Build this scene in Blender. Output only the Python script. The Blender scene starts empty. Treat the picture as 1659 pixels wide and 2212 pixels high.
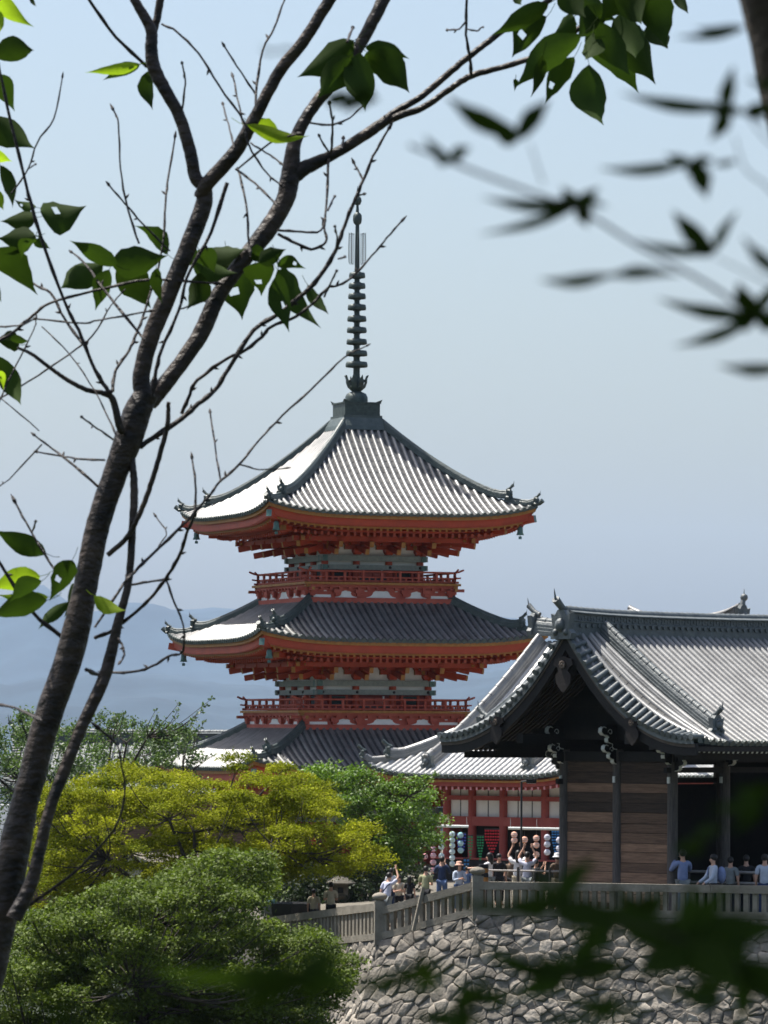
import bpy, bmesh, math, random
import numpy as np
from mathutils import Vector, Matrix, noise
R = math.radians
rng = random.Random(7)
scene = bpy.context.scene
col = scene.collection

# ------------------------------------------------------------------ camera, sky, sun, exposure
FPX = 10000.0            # focal length in units of a 1659 x 2212 picture
PITCH = math.atan(469.0 / FPX)
ROLL = R(0.30)
CM = Matrix.Rotation(R(90) + PITCH, 3, 'X') @ Matrix.Rotation(ROLL, 3, 'Z')
cd = bpy.data.cameras.new('camera')
cam = bpy.data.objects.new('camera', cd)
col.objects.link(cam)
cam.rotation_euler = CM.to_euler()
cam.location = (0, 0, 0)
cd.sensor_fit = 'VERTICAL'
cd.sensor_height = 36.0
cd.sensor_width = 27.0
cd.lens = 36.0 * FPX / 2212.0
cd.clip_start = 0.3
cd.clip_end = 60000
cd.dof.use_dof = True
cd.dof.focus_distance = 27.0
cd.dof.aperture_fstop = 30.0
scene.camera = cam

SUN_AZ = R(32)           # sun stands to the left, 32 degrees beyond square-on
SUN_EL = R(66.5)
sun_dir = Vector((-math.cos(SUN_AZ) * math.cos(SUN_EL), math.sin(SUN_AZ) * math.cos(SUN_EL), math.sin(SUN_EL)))
w = bpy.data.worlds.new('World')
scene.world = w
w.use_nodes = True
nt = w.node_tree
bg = nt.nodes['Background']
sky = nt.nodes.new('ShaderNodeTexSky')
sky.sky_type = 'NISHITA'
sky.sun_disc = False
sky.sun_elevation = SUN_EL
sky.sun_rotation = math.atan2(sun_dir.x, sun_dir.y)
sky.altitude = 100
sky.air_density = 1.1
sky.dust_density = 3.7
sky.ozone_density = 1.5
nt.links.new(sky.outputs[0], bg.inputs[0])
bg.inputs[1].default_value = 0.10
sd = bpy.data.lights.new('sun', 'SUN')
sd.energy = 5.0
sd.angle = R(0.5)
sd.color = (1.0, 0.955, 0.88)
so = bpy.data.objects.new('sun', sd)
col.objects.link(so)
so.rotation_euler = (-sun_dir).to_track_quat('-Z', 'Y').to_euler()
so.location = (-50, 30, 100)
scene.view_settings.view_transform = 'Standard'
scene.view_settings.look = 'None'
scene.view_settings.gamma = 1
scene.view_settings.exposure = 0.85
scene.render.engine = 'CYCLES'
scene.cycles.volume_bounces = 1
scene.cycles.max_bounces = 8
scene.cycles.transparent_max_bounces = 12

def at(x, y, Y):
    d = CM @ Vector(((x - 829.5) / FPX, -(y - 1106.0) / FPX, -1.0))
    return d * (Y / d.y)

# ------------------------------------------------------------------ materials
MATS = {}
def mat(name, colr, rough=0.7, var=0.25, scale=3.0, bump=0.0, bscale=None, metal=0.0, spec=0.4,
        col2=None, stretch=None, trans=0.0, rnd=0.0, detail=5.0, contrast=None):
    m = bpy.data.materials.new(name)
    m.use_nodes = True
    n = m.node_tree; nodes = n.nodes; L = n.links
    b = nodes['Principled BSDF']
    b.inputs['Roughness'].default_value = rough
    b.inputs['Metallic'].default_value = metal
    b.inputs['Specular IOR Level'].default_value = spec
    tc = nodes.new('ShaderNodeTexCoord')
    mp = nodes.new('ShaderNodeMapping')
    L.new(tc.outputs['Object'], mp.inputs[0])
    if stretch: mp.inputs['Scale'].default_value = stretch
    nz = nodes.new('ShaderNodeTexNoise')
    nz.inputs['Scale'].default_value = scale
    nz.inputs['Detail'].default_value = detail
    nz.inputs['Roughness'].default_value = 0.65
    L.new(mp.outputs[0], nz.inputs['Vector'])
    cr = nodes.new('ShaderNodeValToRGB')
    lo, hi = contrast or (0.3, 0.7)
    cr.color_ramp.elements[0].position = lo
    cr.color_ramp.elements[1].position = hi
    c = Vector(colr)
    c2 = Vector(col2) if col2 else c * (1 + var)
    c1 = c if col2 else c * (1 - var)
    cr.color_ramp.elements[0].color = (*c1, 1)
    cr.color_ramp.elements[1].color = (*c2, 1)
    L.new(nz.outputs[0], cr.inputs[0])
    out = cr.outputs[0]
    if rnd:
        g = nodes.new('ShaderNodeNewGeometry')
        mr = nodes.new('ShaderNodeMapRange')
        mr.inputs['To Min'].default_value = 1 - rnd
        mr.inputs['To Max'].default_value = 1 + rnd
        L.new(g.outputs['Random Per Island'], mr.inputs['Value'])
        vm = nodes.new('ShaderNodeVectorMath'); vm.operation = 'SCALE'
        L.new(out, vm.inputs[0]); L.new(mr.outputs[0], vm.inputs['Scale'])
        out = vm.outputs[0]
    L.new(out, b.inputs['Base Color'])
    if bump:
        nb = nodes.new('ShaderNodeTexNoise')
        nb.inputs['Scale'].default_value = bscale or scale * 4
        nb.inputs['Detail'].default_value = 6
        L.new(mp.outputs[0], nb.inputs['Vector'])
        bm_ = nodes.new('ShaderNodeBump')
        bm_.inputs['Strength'].default_value = min(1.0, bump)
        bm_.inputs['Distance'].default_value = 0.05
        L.new(nb.outputs[0], bm_.inputs['Height'])
        L.new(bm_.outputs[0], b.inputs['Normal'])
    if trans:
        tr = nodes.new('ShaderNodeBsdfTranslucent')
        vm2 = nodes.new('ShaderNodeVectorMath'); vm2.operation = 'MULTIPLY'
        vm2.inputs[1].default_value = (1.35, 1.5, 0.6)
        L.new(out, vm2.inputs[0]); L.new(vm2.outputs[0], tr.inputs[0])
        mx = nodes.new('ShaderNodeMixShader'); mx.inputs[0].default_value = trans
        L.new(b.outputs[0], mx.inputs[1]); L.new(tr.outputs[0], mx.inputs[2])
        L.new(mx.outputs[0], nodes['Material Output'].inputs[0])
    MATS[name] = m
    return m

mat('tile', (0.125, 0.125, 0.123), rough=0.47, scale=1.4, spec=1.0, rnd=0.14, col2=(0.25, 0.25, 0.243), bump=0.12, bscale=20, metal=0.30, contrast=(.25, .75))
mat('tile_pan', (0.035, 0.035, 0.036), rough=0.7, scale=1.4, spec=0.4, rnd=0.14, col2=(0.095, 0.095, 0.092), bump=0.2, bscale=20, metal=0.1)
mat('tile_dark', (0.055, 0.066, 0.07), rough=0.5, var=0.35, scale=3, spec=0.6, col2=(0.12, 0.135, 0.135), bump=0.4, bscale=14)
mat('tile_green', (0.028, 0.045, 0.042), rough=0.5, scale=2.5, spec=0.6, col2=(0.07, 0.09, 0.085), bump=0.4, bscale=12)
mat('bronze', (0.025, 0.036, 0.033), rough=0.5, scale=5, spec=0.5, col2=(0.065, 0.088, 0.078), metal=0.15, bump=0.3)
mat('verdigris', (0.05, 0.12, 0.115), rough=0.5, scale=6, col2=(0.12, 0.22, 0.20), bump=0.2)
mat('vermilion', (0.38, 0.050, 0.017), rough=0.55, var=0.18, scale=1.6, bump=0.1, bscale=9)
mat('vermilion_old', (0.32, 0.05, 0.03), rough=0.7, scale=1.2, col2=(0.46, 0.11, 0.07), bump=0.15, bscale=9)
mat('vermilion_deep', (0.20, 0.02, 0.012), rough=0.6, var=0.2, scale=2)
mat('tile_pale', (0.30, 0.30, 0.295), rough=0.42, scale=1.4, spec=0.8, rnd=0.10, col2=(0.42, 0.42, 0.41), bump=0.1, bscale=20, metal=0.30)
mat('hall_red', (0.27, 0.042, 0.034), rough=0.65, scale=1.2, col2=(0.36, 0.085, 0.07), bump=0.1)
mat('ochre', (0.34, 0.15, 0.032), rough=0.6, var=0.25, scale=5)
mat('plaster', (0.74, 0.74, 0.72), rough=0.85, var=0.10, scale=1.3, bump=0.05)
mat('beam_paint', (0.20, 0.235, 0.22), rough=0.7, scale=9, col2=(0.32, 0.36, 0.33), bump=0.1)
mat('dark_slats', (0.02, 0.035, 0.03), rough=0.6)
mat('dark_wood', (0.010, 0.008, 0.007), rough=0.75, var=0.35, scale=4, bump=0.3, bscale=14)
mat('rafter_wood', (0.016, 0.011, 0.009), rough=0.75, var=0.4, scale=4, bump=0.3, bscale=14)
mat('barge_wood', (0.09, 0.068, 0.052), rough=0.8, var=0.3, scale=3, bump=0.3, bscale=14)
mat('post_wood', (0.045, 0.038, 0.034), rough=0.8, scale=5, col2=(0.11, 0.095, 0.082), stretch=(4, 4, 0.4), bump=0.4, bscale=8)
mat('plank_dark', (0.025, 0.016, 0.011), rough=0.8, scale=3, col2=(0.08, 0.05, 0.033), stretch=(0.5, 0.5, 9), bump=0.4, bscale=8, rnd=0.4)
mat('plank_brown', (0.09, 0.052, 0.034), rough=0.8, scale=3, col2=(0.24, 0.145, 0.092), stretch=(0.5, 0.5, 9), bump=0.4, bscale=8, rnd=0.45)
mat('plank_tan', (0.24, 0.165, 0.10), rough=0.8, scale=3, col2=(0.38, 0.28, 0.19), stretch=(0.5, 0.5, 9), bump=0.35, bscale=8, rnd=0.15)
mat('white_edge', (0.62, 0.63, 0.60), rough=0.7, var=0.12, scale=8)
mat('rail_grey', (0.33, 0.30, 0.28), rough=0.6, var=0.25, scale=4, bump=0.2)
mat('iron', (0.03, 0.03, 0.033), rough=0.45, var=0.2)
mat('fence_stone', (0.15, 0.13, 0.10), rough=0.9, scale=2.2, col2=(0.27, 0.245, 0.20), bump=0.5, bscale=18)
mat('wall_stone', (0.13, 0.115, 0.095), rough=0.95, scale=2.6, col2=(0.33, 0.295, 0.25), bump=0.8, bscale=9, rnd=0.38)
mat('joint', (0.11, 0.10, 0.083), rough=1.0, var=0.4, scale=5)
mat('soil', (0.14, 0.125, 0.10), rough=1.0, var=0.2, scale=1.5, bump=0.4)
mat('grass_soil', (0.018, 0.026, 0.010), rough=1.0, var=0.4, scale=0.3, bump=0.4)
mat('mountain', (0.016, 0.030, 0.042), rough=1.0, var=0.4, scale=0.004)  # bluish base carries some of the distance haze
mat('town', (0.35, 0.35, 0.35), rough=0.9, var=0.3, scale=0.01, rnd=0.4)
mat('bark', (0.006, 0.0045, 0.0035), rough=0.5, scale=12, spec=0.35, col2=(0.075, 0.052, 0.038), bump=0.3, bscale=40, stretch=(1, 1, 1.6), contrast=(0.35, 0.75))
mat('twig', (0.014, 0.010, 0.009), rough=0.6, scale=20, col2=(0.035, 0.025, 0.022), bump=0.5)
mat('tree_bark', (0.05, 0.04, 0.032), rough=0.9, var=0.4, scale=6, bump=0.5)
mat('leaf_cherry', (0.020, 0.038, 0.008), rough=0.75, spec=0.12, scale=9, col2=(0.036, 0.064, 0.012), trans=0.30, rnd=0.25)
mat('leaf_sunlit', (0.11, 0.16, 0.012), rough=0.75, spec=0.12, scale=9, col2=(0.24, 0.33, 0.03), trans=0.6, rnd=0.15)  # sunlit copy of the cherry leaf, light shining through put into its colour
mat('leaf_maple_near', (0.028, 0.048, 0.009), rough=0.8, spec=0.1, var=0.3, trans=0.35, rnd=0.2)
mat('leaf_yellow', (0.065, 0.092, 0.006), rough=0.85, spec=0.1, scale=0.5, col2=(0.31, 0.315, 0.018), trans=0.24, rnd=0.35)
mat('leaf_green', (0.062, 0.092, 0.016), rough=0.6, scale=0.6, spec=0.18, col2=(0.125, 0.165, 0.032), trans=0.25, rnd=0.4)
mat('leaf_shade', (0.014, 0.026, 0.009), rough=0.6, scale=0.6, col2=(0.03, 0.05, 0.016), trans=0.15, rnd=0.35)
mat('leaf_mid', (0.065, 0.12, 0.018), rough=0.5, scale=0.6, col2=(0.14, 0.23, 0.03), trans=0.28, rnd=0.35)
mat('leaf_thin', (0.06, 0.10, 0.035), rough=0.5, scale=0.6, col2=(0.10, 0.155, 0.05), trans=0.3, rnd=0.35)
mat('skin', (0.52, 0.30, 0.21), rough=0.6, var=0.08)
mat('hair', (0.012, 0.010, 0.009), rough=0.5, var=0.3)
def cloth(name, c): return mat(name, c, rough=0.9, var=0.14, scale=7, bump=0.3, bscale=14)
cloth('c_white', (0.68, 0.68, 0.70)); cloth('c_lilac', (0.50, 0.51, 0.62)); cloth('c_khaki', (0.30, 0.30, 0.17))
cloth('c_navy', (0.025, 0.04, 0.09)); cloth('c_sky', (0.42, 0.47, 0.56)); cloth('c_beige', (0.50, 0.44, 0.33))
cloth('c_black', (0.015, 0.015, 0.018)); cloth('c_pink', (0.62, 0.36, 0.27)); cloth('c_grey', (0.20, 0.22, 0.22))
cloth('c_blue', (0.20, 0.25, 0.42)); cloth('c_brown', (0.12, 0.085, 0.06)); cloth('c_denim', (0.08, 0.13, 0.25))
cloth('d_red', (0.45, 0.025, 0.035)); cloth('d_green', (0.03, 0.26, 0.10)); cloth('d_blue', (0.04, 0.18, 0.42)); cloth('d_violet', (0.08, 0.10, 0.42))
cloth('d_pink', (0.66, 0.30, 0.33)); cloth('d_orange', (0.70, 0.36, 0.24)); cloth('d_pale', (0.50, 0.62, 0.62)); cloth('d_lilac', (0.52, 0.52, 0.60)); cloth('d_aqua', (0.25, 0.50, 0.52))
M = MATS

# ------------------------------------------------------------------ mesh helpers
class MB:
    def __init__(s):
        s.v = []; s.f = []; s.m = []; s.mats = []; s.sm = []
    def mi(s, name):
        if name not in s.mats: s.mats.append(name)
        return s.mats.index(name)
    def add(s, vs, fs, mt, smooth=False):
        k = len(s.v); i = s.mi(mt)
        s.v.extend([tuple(v) for v in vs])
        for f in fs:
            s.f.append(tuple(a + k for a in f)); s.m.append(i); s.sm.append(smooth)
    def hexa(s, p, mt):   # 8 points: bottom 4, top 4
        s.add(p, [(3, 2, 1, 0), (4, 5, 6, 7), (0, 1, 5, 4), (1, 2, 6, 5), (2, 3, 7, 6), (3, 0, 4, 7)], mt)
    def box(s, c, d, mt, rz=0.0, mtx=None):
        x, y, z = d[0] / 2, d[1] / 2, d[2] / 2
        p = [Vector(q) for q in ((-x, -y, -z), (x, -y, -z), (x, y, -z), (-x, y, -z), (-x, -y, z), (x, -y, z), (x, y, z), (-x, y, z))]
        if mtx is None and rz: mtx = Matrix.Rotation(rz, 3, 'Z')
        if mtx is not None: p = [mtx @ q for q in p]
        c = Vector(c)
        s.hexa([q + c for q in p], mt)
    def b2(s, x0, x1, y0, y1, z0, z1, mt):
        s.box(((x0 + x1) / 2, (y0 + y1) / 2, (z0 + z1) / 2), (abs(x1 - x0), abs(y1 - y0), abs(z1 - z0)), mt)
    def bar(s, a, b, w, h, mt, endmt=None):  # box beam from a to b, width w, height h
        a = Vector(a); b = Vector(b); d = (b - a).normalized()
        side = d.cross(Vector((0, 0, 1)))
        if side.length < 1e-4: side = Vector((1, 0, 0))
        side.normalize(); up = side.cross(d).normalized()
        q = []
        for p in (a, b):
            q.append([p - side * w / 2 - up * h / 2, p + side * w / 2 - up * h / 2, p + side * w / 2 + up * h / 2, p - side * w / 2 + up * h / 2])
        s.add(q[0] + q[1], [(0, 1, 5, 4), (1, 2, 6, 5), (2, 3, 7, 6), (3, 0, 4, 7)], mt)
        s.add(q[0] + q[1], [(3, 2, 1, 0), (4, 5, 6, 7)], endmt or mt)
    def tube(s, pts, rad, mt, n=8, cap=True, smooth=True, jitter=0.0):
        pts = [Vector(p) for p in pts]
        k = len(pts)
        if not hasattr(rad, '__len__'): rad = [rad] * k
        vs = []; up = None
        for i, p in enumerate(pts):
            d = (pts[min(i + 1, k - 1)] - pts[max(i - 1, 0)])
            if d.length < 1e-9: d = Vector((0, 0, 1))
            d.normalize()
            if up is None:
                up = d.orthogonal().normalized()
            up = (up - d * up.dot(d)); 
            if up.length < 1e-6: up = d.orthogonal()
            up.normalize()
            sd_ = d.cross(up)
            for j in range(n):
                t = 2 * math.pi * j / n
                r = rad[i]
                if jitter: r *= 1 + jitter * (rng.random() - 0.5)
                vs.append(p + (up * math.cos(t) + sd_ * math.sin(t)) * r)
        fs = []
        for i in range(k - 1):
            for j in range(n):
                a = i * n + j; b = i * n + (j + 1) % n
                fs.append((a, b, b + n, a + n))
        s.add(vs, fs, mt, smooth)
        if cap:
            s.add(vs[:n], [tuple(range(n - 1, -1, -1))], mt)
            s.add(vs[-n:], [tuple(range(n))], mt)
    def lathe(s, prof, c, mt, n=20, smooth=True, axis=None):
        c = Vector(c); vs = []; k = len(prof)
        rot = axis if axis is not None else Matrix.Identity(3)
        for r, z in prof:
            for j in range(n):
                t = 2 * math.pi * j / n
                vs.append(c + rot @ Vector((r * math.cos(t), r * math.sin(t), z)))
        fs = []
        for i in range(k - 1):
            for j in range(n):
                a = i * n + j; b = i * n + (j + 1) % n
                fs.append((a, b, b + n, a + n))
        s.add(vs, fs, mt, smooth)
        if prof[0][0] > 1e-4: s.add(vs[:n], [tuple(range(n - 1, -1, -1))], mt)
        if prof[-1][0] > 1e-4: s.add(vs[-n:], [tuple(range(n))], mt)
    def prism(s, poly, mt, mtx, depth):  # 2-D polygon (a, b) extruded by depth along third axis of the 4x4 mtx
        n = len(poly)
        lo = [mtx @ Vector((a, b, 0)) for a, b in poly]
        hi = [mtx @ Vector((a, b, depth)) for a, b in poly]
        fs = [tuple(range(n - 1, -1, -1)), tuple(range(n, 2 * n))]
        fs += [(i, (i + 1) % n, (i + 1) % n + n, i + n) for i in range(n)]
        s.add(lo + hi, fs, mt)
    def sphere(s, c, r, mt, n=10, m=6):
        r = r if hasattr(r, '__len__') else (r, r, r)
        prof = [(math.sin(math.pi * i / m), -math.cos(math.pi * i / m)) for i in range(m + 1)]
        vs = []
        for a, z in prof:
            for j in range(n):
                t = 2 * math.pi * j / n
                vs.append((c[0] + r[0] * a * math.cos(t), c[1] + r[1] * a * math.sin(t), c[2] + r[2] * z))
        fs = []
        for i in range(m):
            for j in range(n):
                a = i * n + j; b = i * n + (j + 1) % n
                fs.append((a, b, b + n, a + n))
        s.add(vs, fs, mt, True)
    def sweep(s, path, sec, mt, cap=True, smooth=False):
        """path: 3-D points; sec: closed polygon of (side, up) offsets, kept upright"""
        path = [Vector(p) for p in path]; k = len(path); n = len(sec); vs = []
        for i, p in enumerate(path):
            d = path[min(i + 1, k - 1)] - path[max(i - 1, 0)]
            h = Vector((d.x, d.y, 0))
            h = h.normalized() if h.length > 1e-6 else Vector((1, 0, 0))
            side = Vector((h.y, -h.x, 0))
            up = side.cross(d.normalized()).normalized()
            for a, b in sec: vs.append(p + side * a + up * b)
        fs = []
        for i in range(k - 1):
            for j in range(n):
                a = i * n + j; b = i * n + (j + 1) % n
                fs.append((a, b, b + n, a + n))
        s.add(vs, fs, mt, smooth)
        if cap:
            s.add(vs[:n], [tuple(range(n - 1, -1, -1))], mt)
            s.add(vs[-n:], [tuple(range(n))], mt)
    def build(s, name, parent=None):
        me = bpy.data.meshes.new(name)
        me.from_pydata(s.v, [], s.f)
        for mname in s.mats: me.materials.append(M[mname])
        me.polygons.foreach_set('material_index', s.m)
        me.polygons.foreach_set('use_smooth', s.sm)
        me.validate(clean_customdata=False)
        o = bpy.data.objects.new(name, me)
        col.objects.link(o)
        if parent: o.parent = parent
        return o

def tag(o, label=None, cat=None, group=None, kind=None):
    if label: o['label'] = label
    if cat: o['category'] = cat
    if group: o['group'] = group
    if kind: o['kind'] = kind
    return o
def thing(name, label, cat, loc=(0, 0, 0), rz=0.0, group=None):
    o = bpy.data.objects.new(name, None)
    o.empty_display_size = 0.3
    col.objects.link(o); o.location = loc; o.rotation_euler = (0, 0, rz)
    return tag(o, label, cat, group)
def lerp(a, b, t): return a + (b - a) * t
def catmull(pts, per=5):
    """pts: list of tuples of equal length; smooth interpolation"""
    pts = [np.array(p, float) for p in pts]
    if len(pts) < 3:
        return [pts[0] + (pts[-1] - pts[0]) * i / per for i in range(per + 1)]
    out = []
    P = [pts[0] * 2 - pts[1]] + pts + [pts[-1] * 2 - pts[-2]]
    for i in range(1, len(P) - 2):
        for j in range(per):
            t = j / per
            out.append(0.5 * ((2 * P[i]) + (-P[i - 1] + P[i + 1]) * t + (2 * P[i - 1] - 5 * P[i] + 4 * P[i + 1] - P[i + 2]) * t * t
                              + (-P[i - 1] + 3 * P[i] - 3 * P[i + 1] + P[i + 2]) * t ** 3))
    out.append(pts[-1])
    return out

# ------------------------------------------------------------------ roof tiles
def tile_course(mb, surf, nrm_up, s, t0, t1, rad, mt, flip=1, tl=0.36):
    """round cover tiles along t at lateral s; surf(s, t) -> Vector"""
    n = max(2, int(round((t1 - t0) / tl / 1.6)))
    rings = []
    for i in range(n):
        for q, rr in ((0.0, rad), ) + (((1.0, rad),) if i == n - 1 else ()):
            rings.append((t0 + (t1 - t0) * (i + q) / n, rr))
    K = 6; vs = []
    for t, rr in rings:
        p = surf(s, t); ps = surf(s + 0.01, t) - p; ps.normalize()
        pt = surf(s, t + 0.01) - p; pt.normalize()
        up = ps.cross(pt).normalized()
        if up.z < 0: up = -up
        for j in range(K):
            a = math.pi * j / (K - 1)
            vs.append(p + ps * (math.cos(a) * rr) + up * (math.sin(a) * rr * 1.1 - 0.01))
    fs = []
    for i in range(len(rings) - 1):
        for j in range(K - 1):
            a = i * K + j
            fs.append((a, a + 1, a + 1 + K, a + K))
    mb.add(vs, fs, mt, True)
    # end disc
    p = surf(s, t1); ps = (surf(s + 0.01, t1) - p).normalized(); pt = (p - surf(s, t1 - 0.01)).normalized()
    up = ps.cross(pt).normalized()
    if up.z < 0: up = -up
    c = p + up * rad * 0.25 + pt * 0.02
    disc = [c + (ps * math.cos(2 * math.pi * j / 10) + up * math.sin(2 * math.pi * j / 10)) * rad * 1.12 for j in range(10)]
    disc2 = [d - pt * 0.1 for d in disc]
    mb.add(disc + disc2, [tuple(range(10))] + [(j, (j + 1) % 10, (j + 1) % 10 + 10, j + 10) for j in range(10)], 'tile_green' if mt != 'tile_dark' else 'tile_dark')

def pan_course(mb, surf, s0, s1, t0a, t0b, t1, mt, tl=0.30):
    """stepped flat tiles between two cover courses, s0..s1; starts t0a at s0, t0b at s1"""
    n = max(1, int(round((t1 - min(t0a, t0b)) / tl)))
    vs = []; sm = (s0 + s1) / 2; tm = (t0a + t0b) / 2
    for i in range(n + 1):
        for lift in ((0.0,) if i == 0 else ((0.018, 0.0) if i < n else (0.018,))):
            q = i / n
            for s, ta, dz in ((s0, t0a, 0.02), (sm, tm, 0.0), (s1, t0b, 0.02)):
                t = ta + (t1 - ta) * q
                p = surf(s, t)
                vs.append(p + Vector((0, 0, lift + dz)))
    k = len(vs) // 3
    fs = []
    for i in range(k - 1):
        for j in range(2):
            a = i * 3 + j
            fs.append((a, a + 1, a + 4, a + 3))
    mb.add(vs, fs, mt, False)
    e = vs[-3:]
    lo = [p - Vector((0, 0, 0.09)) for p in e]
    mb.add(e + lo, [(0, 1, 4, 3), (1, 2, 5, 4)], 'tile_green' if mt != 'tile_dark' else 'tile_dark')

def tiled_face(mb, surf, s_lo, s_hi, tstart, t_end, mt='tile', sp=0.31, rad=0.092):
    n = int(round((s_hi - s_lo) / sp)); sp = (s_hi - s_lo) / n
    for i in range(n + 1):
        s = s_lo + i * sp
        t0 = tstart(s)
        if t_end - t0 > 0.15: tile_course(mb, surf, None, s, t0, t_end, rad, mt)
        if i < n:
            pan_course(mb, surf, s, s + sp, min(tstart(s), t_end - .02), min(tstart(s + sp), t_end - .02), t_end - 0.02, 'tile_pan' if mt == 'tile' else mt)

def ridge_sec(w, h):
    return [(-w / 2, 0), (w / 2, 0), (w / 2, h * .28), (w * .42, h * .3), (w * .42, h * .5), (w * .36, h * .52), (w * .36, h * .7), (w * .28, h * .86), (0.1 * w, h), (-0.1 * w, h), (-w * .28, h * .86), (-w * .36, h * .7), (-w * .36, h * .52), (-w * .42, h * .5), (-w * .42, h * .3), (-w / 2, h * .28)]
def ridge_band(mb, path, w, h, mt, caps=True):
    mb.sweep(path, ridge_sec(w, h), mt)
    if caps:   # overlapping round tiles on the top
        for i in range(len(path) - 1):
            a = Vector(path[i]); b = Vector(path[i + 1]); L_ = (b - a).length; n = max(1, int(L_ / 0.33))
            dd = (b - a).normalized(); sd2 = Vector((dd.y, -dd.x, 0)).normalized(); upv = sd2.cross(dd).normalized() * h * .93
            for k in range(n):
                p = a.lerp(b, k / n) + upv; q = a.lerp(b, (k + .99) / n) + upv
                mb.tube([p, q], [w * .23, w * .27], mt, n=7, smooth=True)
def oni(mb, p, d, w, h, mt, horn=True):
    """end ornament of a ridge at p, facing horizontal direction d"""
    d = Vector((d[0], d[1], 0)).normalized(); side = Vector((-d.y, d.x, 0)); p = Vector(p)
    mtx = Matrix(((side.x, 0, d.x, p.x), (side.y, 0, d.y, p.y), (0, 1, 0, p.z), (0, 0, 0, 1)))
    poly = [(-w * .62, -.05 * h), (w * .62, -.05 * h), (w * .70, .18 * h), (w * .50, .35 * h), (w * .55, .62 * h), (w * .62, .95 * h), (w * .38, .88 * h), (w * .22, 1.08 * h), (0, 1.15 * h),
            (-w * .22, 1.08 * h), (-w * .38, .88 * h), (-w * .62, .95 * h), (-w * .55, .62 * h), (-w * .50, .35 * h), (-w * .70, .18 * h)]
    mb.prism(poly, mt, mtx, w * .35)
    c = p + d * (w * .35)
    mb.sphere((c.x, c.y, c.z + h * .5), (w * .28, w * .28, h * .28), mt, 8, 6)
    for k in (-1, 1):
        q = c + side * (k * w * .33)
        mb.sphere((q.x, q.y, q.z + h * .22), (w * .16, w * .16, h * .14), mt, 7, 5)
    if horn == 'up':
        a = p + Vector((0, 0, h)) + d * w * .15
        m_ = [a, a + Vector((0, 0, .22)) + side * .05, a + Vector((0, 0, .42)) + side * .12]
        mb.tube(m_, [.15, .11, .10], mt, n=8); mb.sphere(tuple(m_[-1]), .17, mt, 8, 6); mb.tube([m_[-1], m_[-1] + Vector((0, 0, .38))], [.04, .008], mt, n=5)
    elif horn:
        a = p + Vector((0, 0, h)) - d * (w * .2)
        pts = [a, a + d * (w * .45) + Vector((0, 0, w * .22)), a + d * (w * .9) + Vector((0, 0, w * .62))]
        mb.tube(pts, [w * .19, w * .17, w * .2], mt, n=8)
        e = pts[-1]
        mb.tube([e, e + Vector((0, 0, w * .5)) + d * (w * .1)], [w * .07, w * .01], mt, n=5)

# ================================================================== THE PAGODA
PSI = R(20)
PC = at(766, 1575, 205.0)
PZ = -6.4
def pagoda_root():
    return thing('three_storey_pagoda', 'tall vermilion three storey pagoda with grey tiled roofs and a slender ringed bronze spire',
                 'pagoda', (PC.x, PC.y, 0), PSI)
pagoda = pagoda_root()
FACES = [Matrix.Rotation(R(90) * k, 3, 'Z') for k in range(4)]   # face 0 = front (local -y)

def roof_fn(dE, zE, U, d0, zT, k):
    def f(q): return q * (1 + k) - k * q * q
    def surf(s, d):
        q = (d - d0) / (dE - d0)
        lift = U * (min(1.15, abs(s) / dE) ** 4) * max(0, q) ** 2
        return Vector((s, -d, zT - (zT - zE) * f(q) + lift))
    return surf

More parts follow.
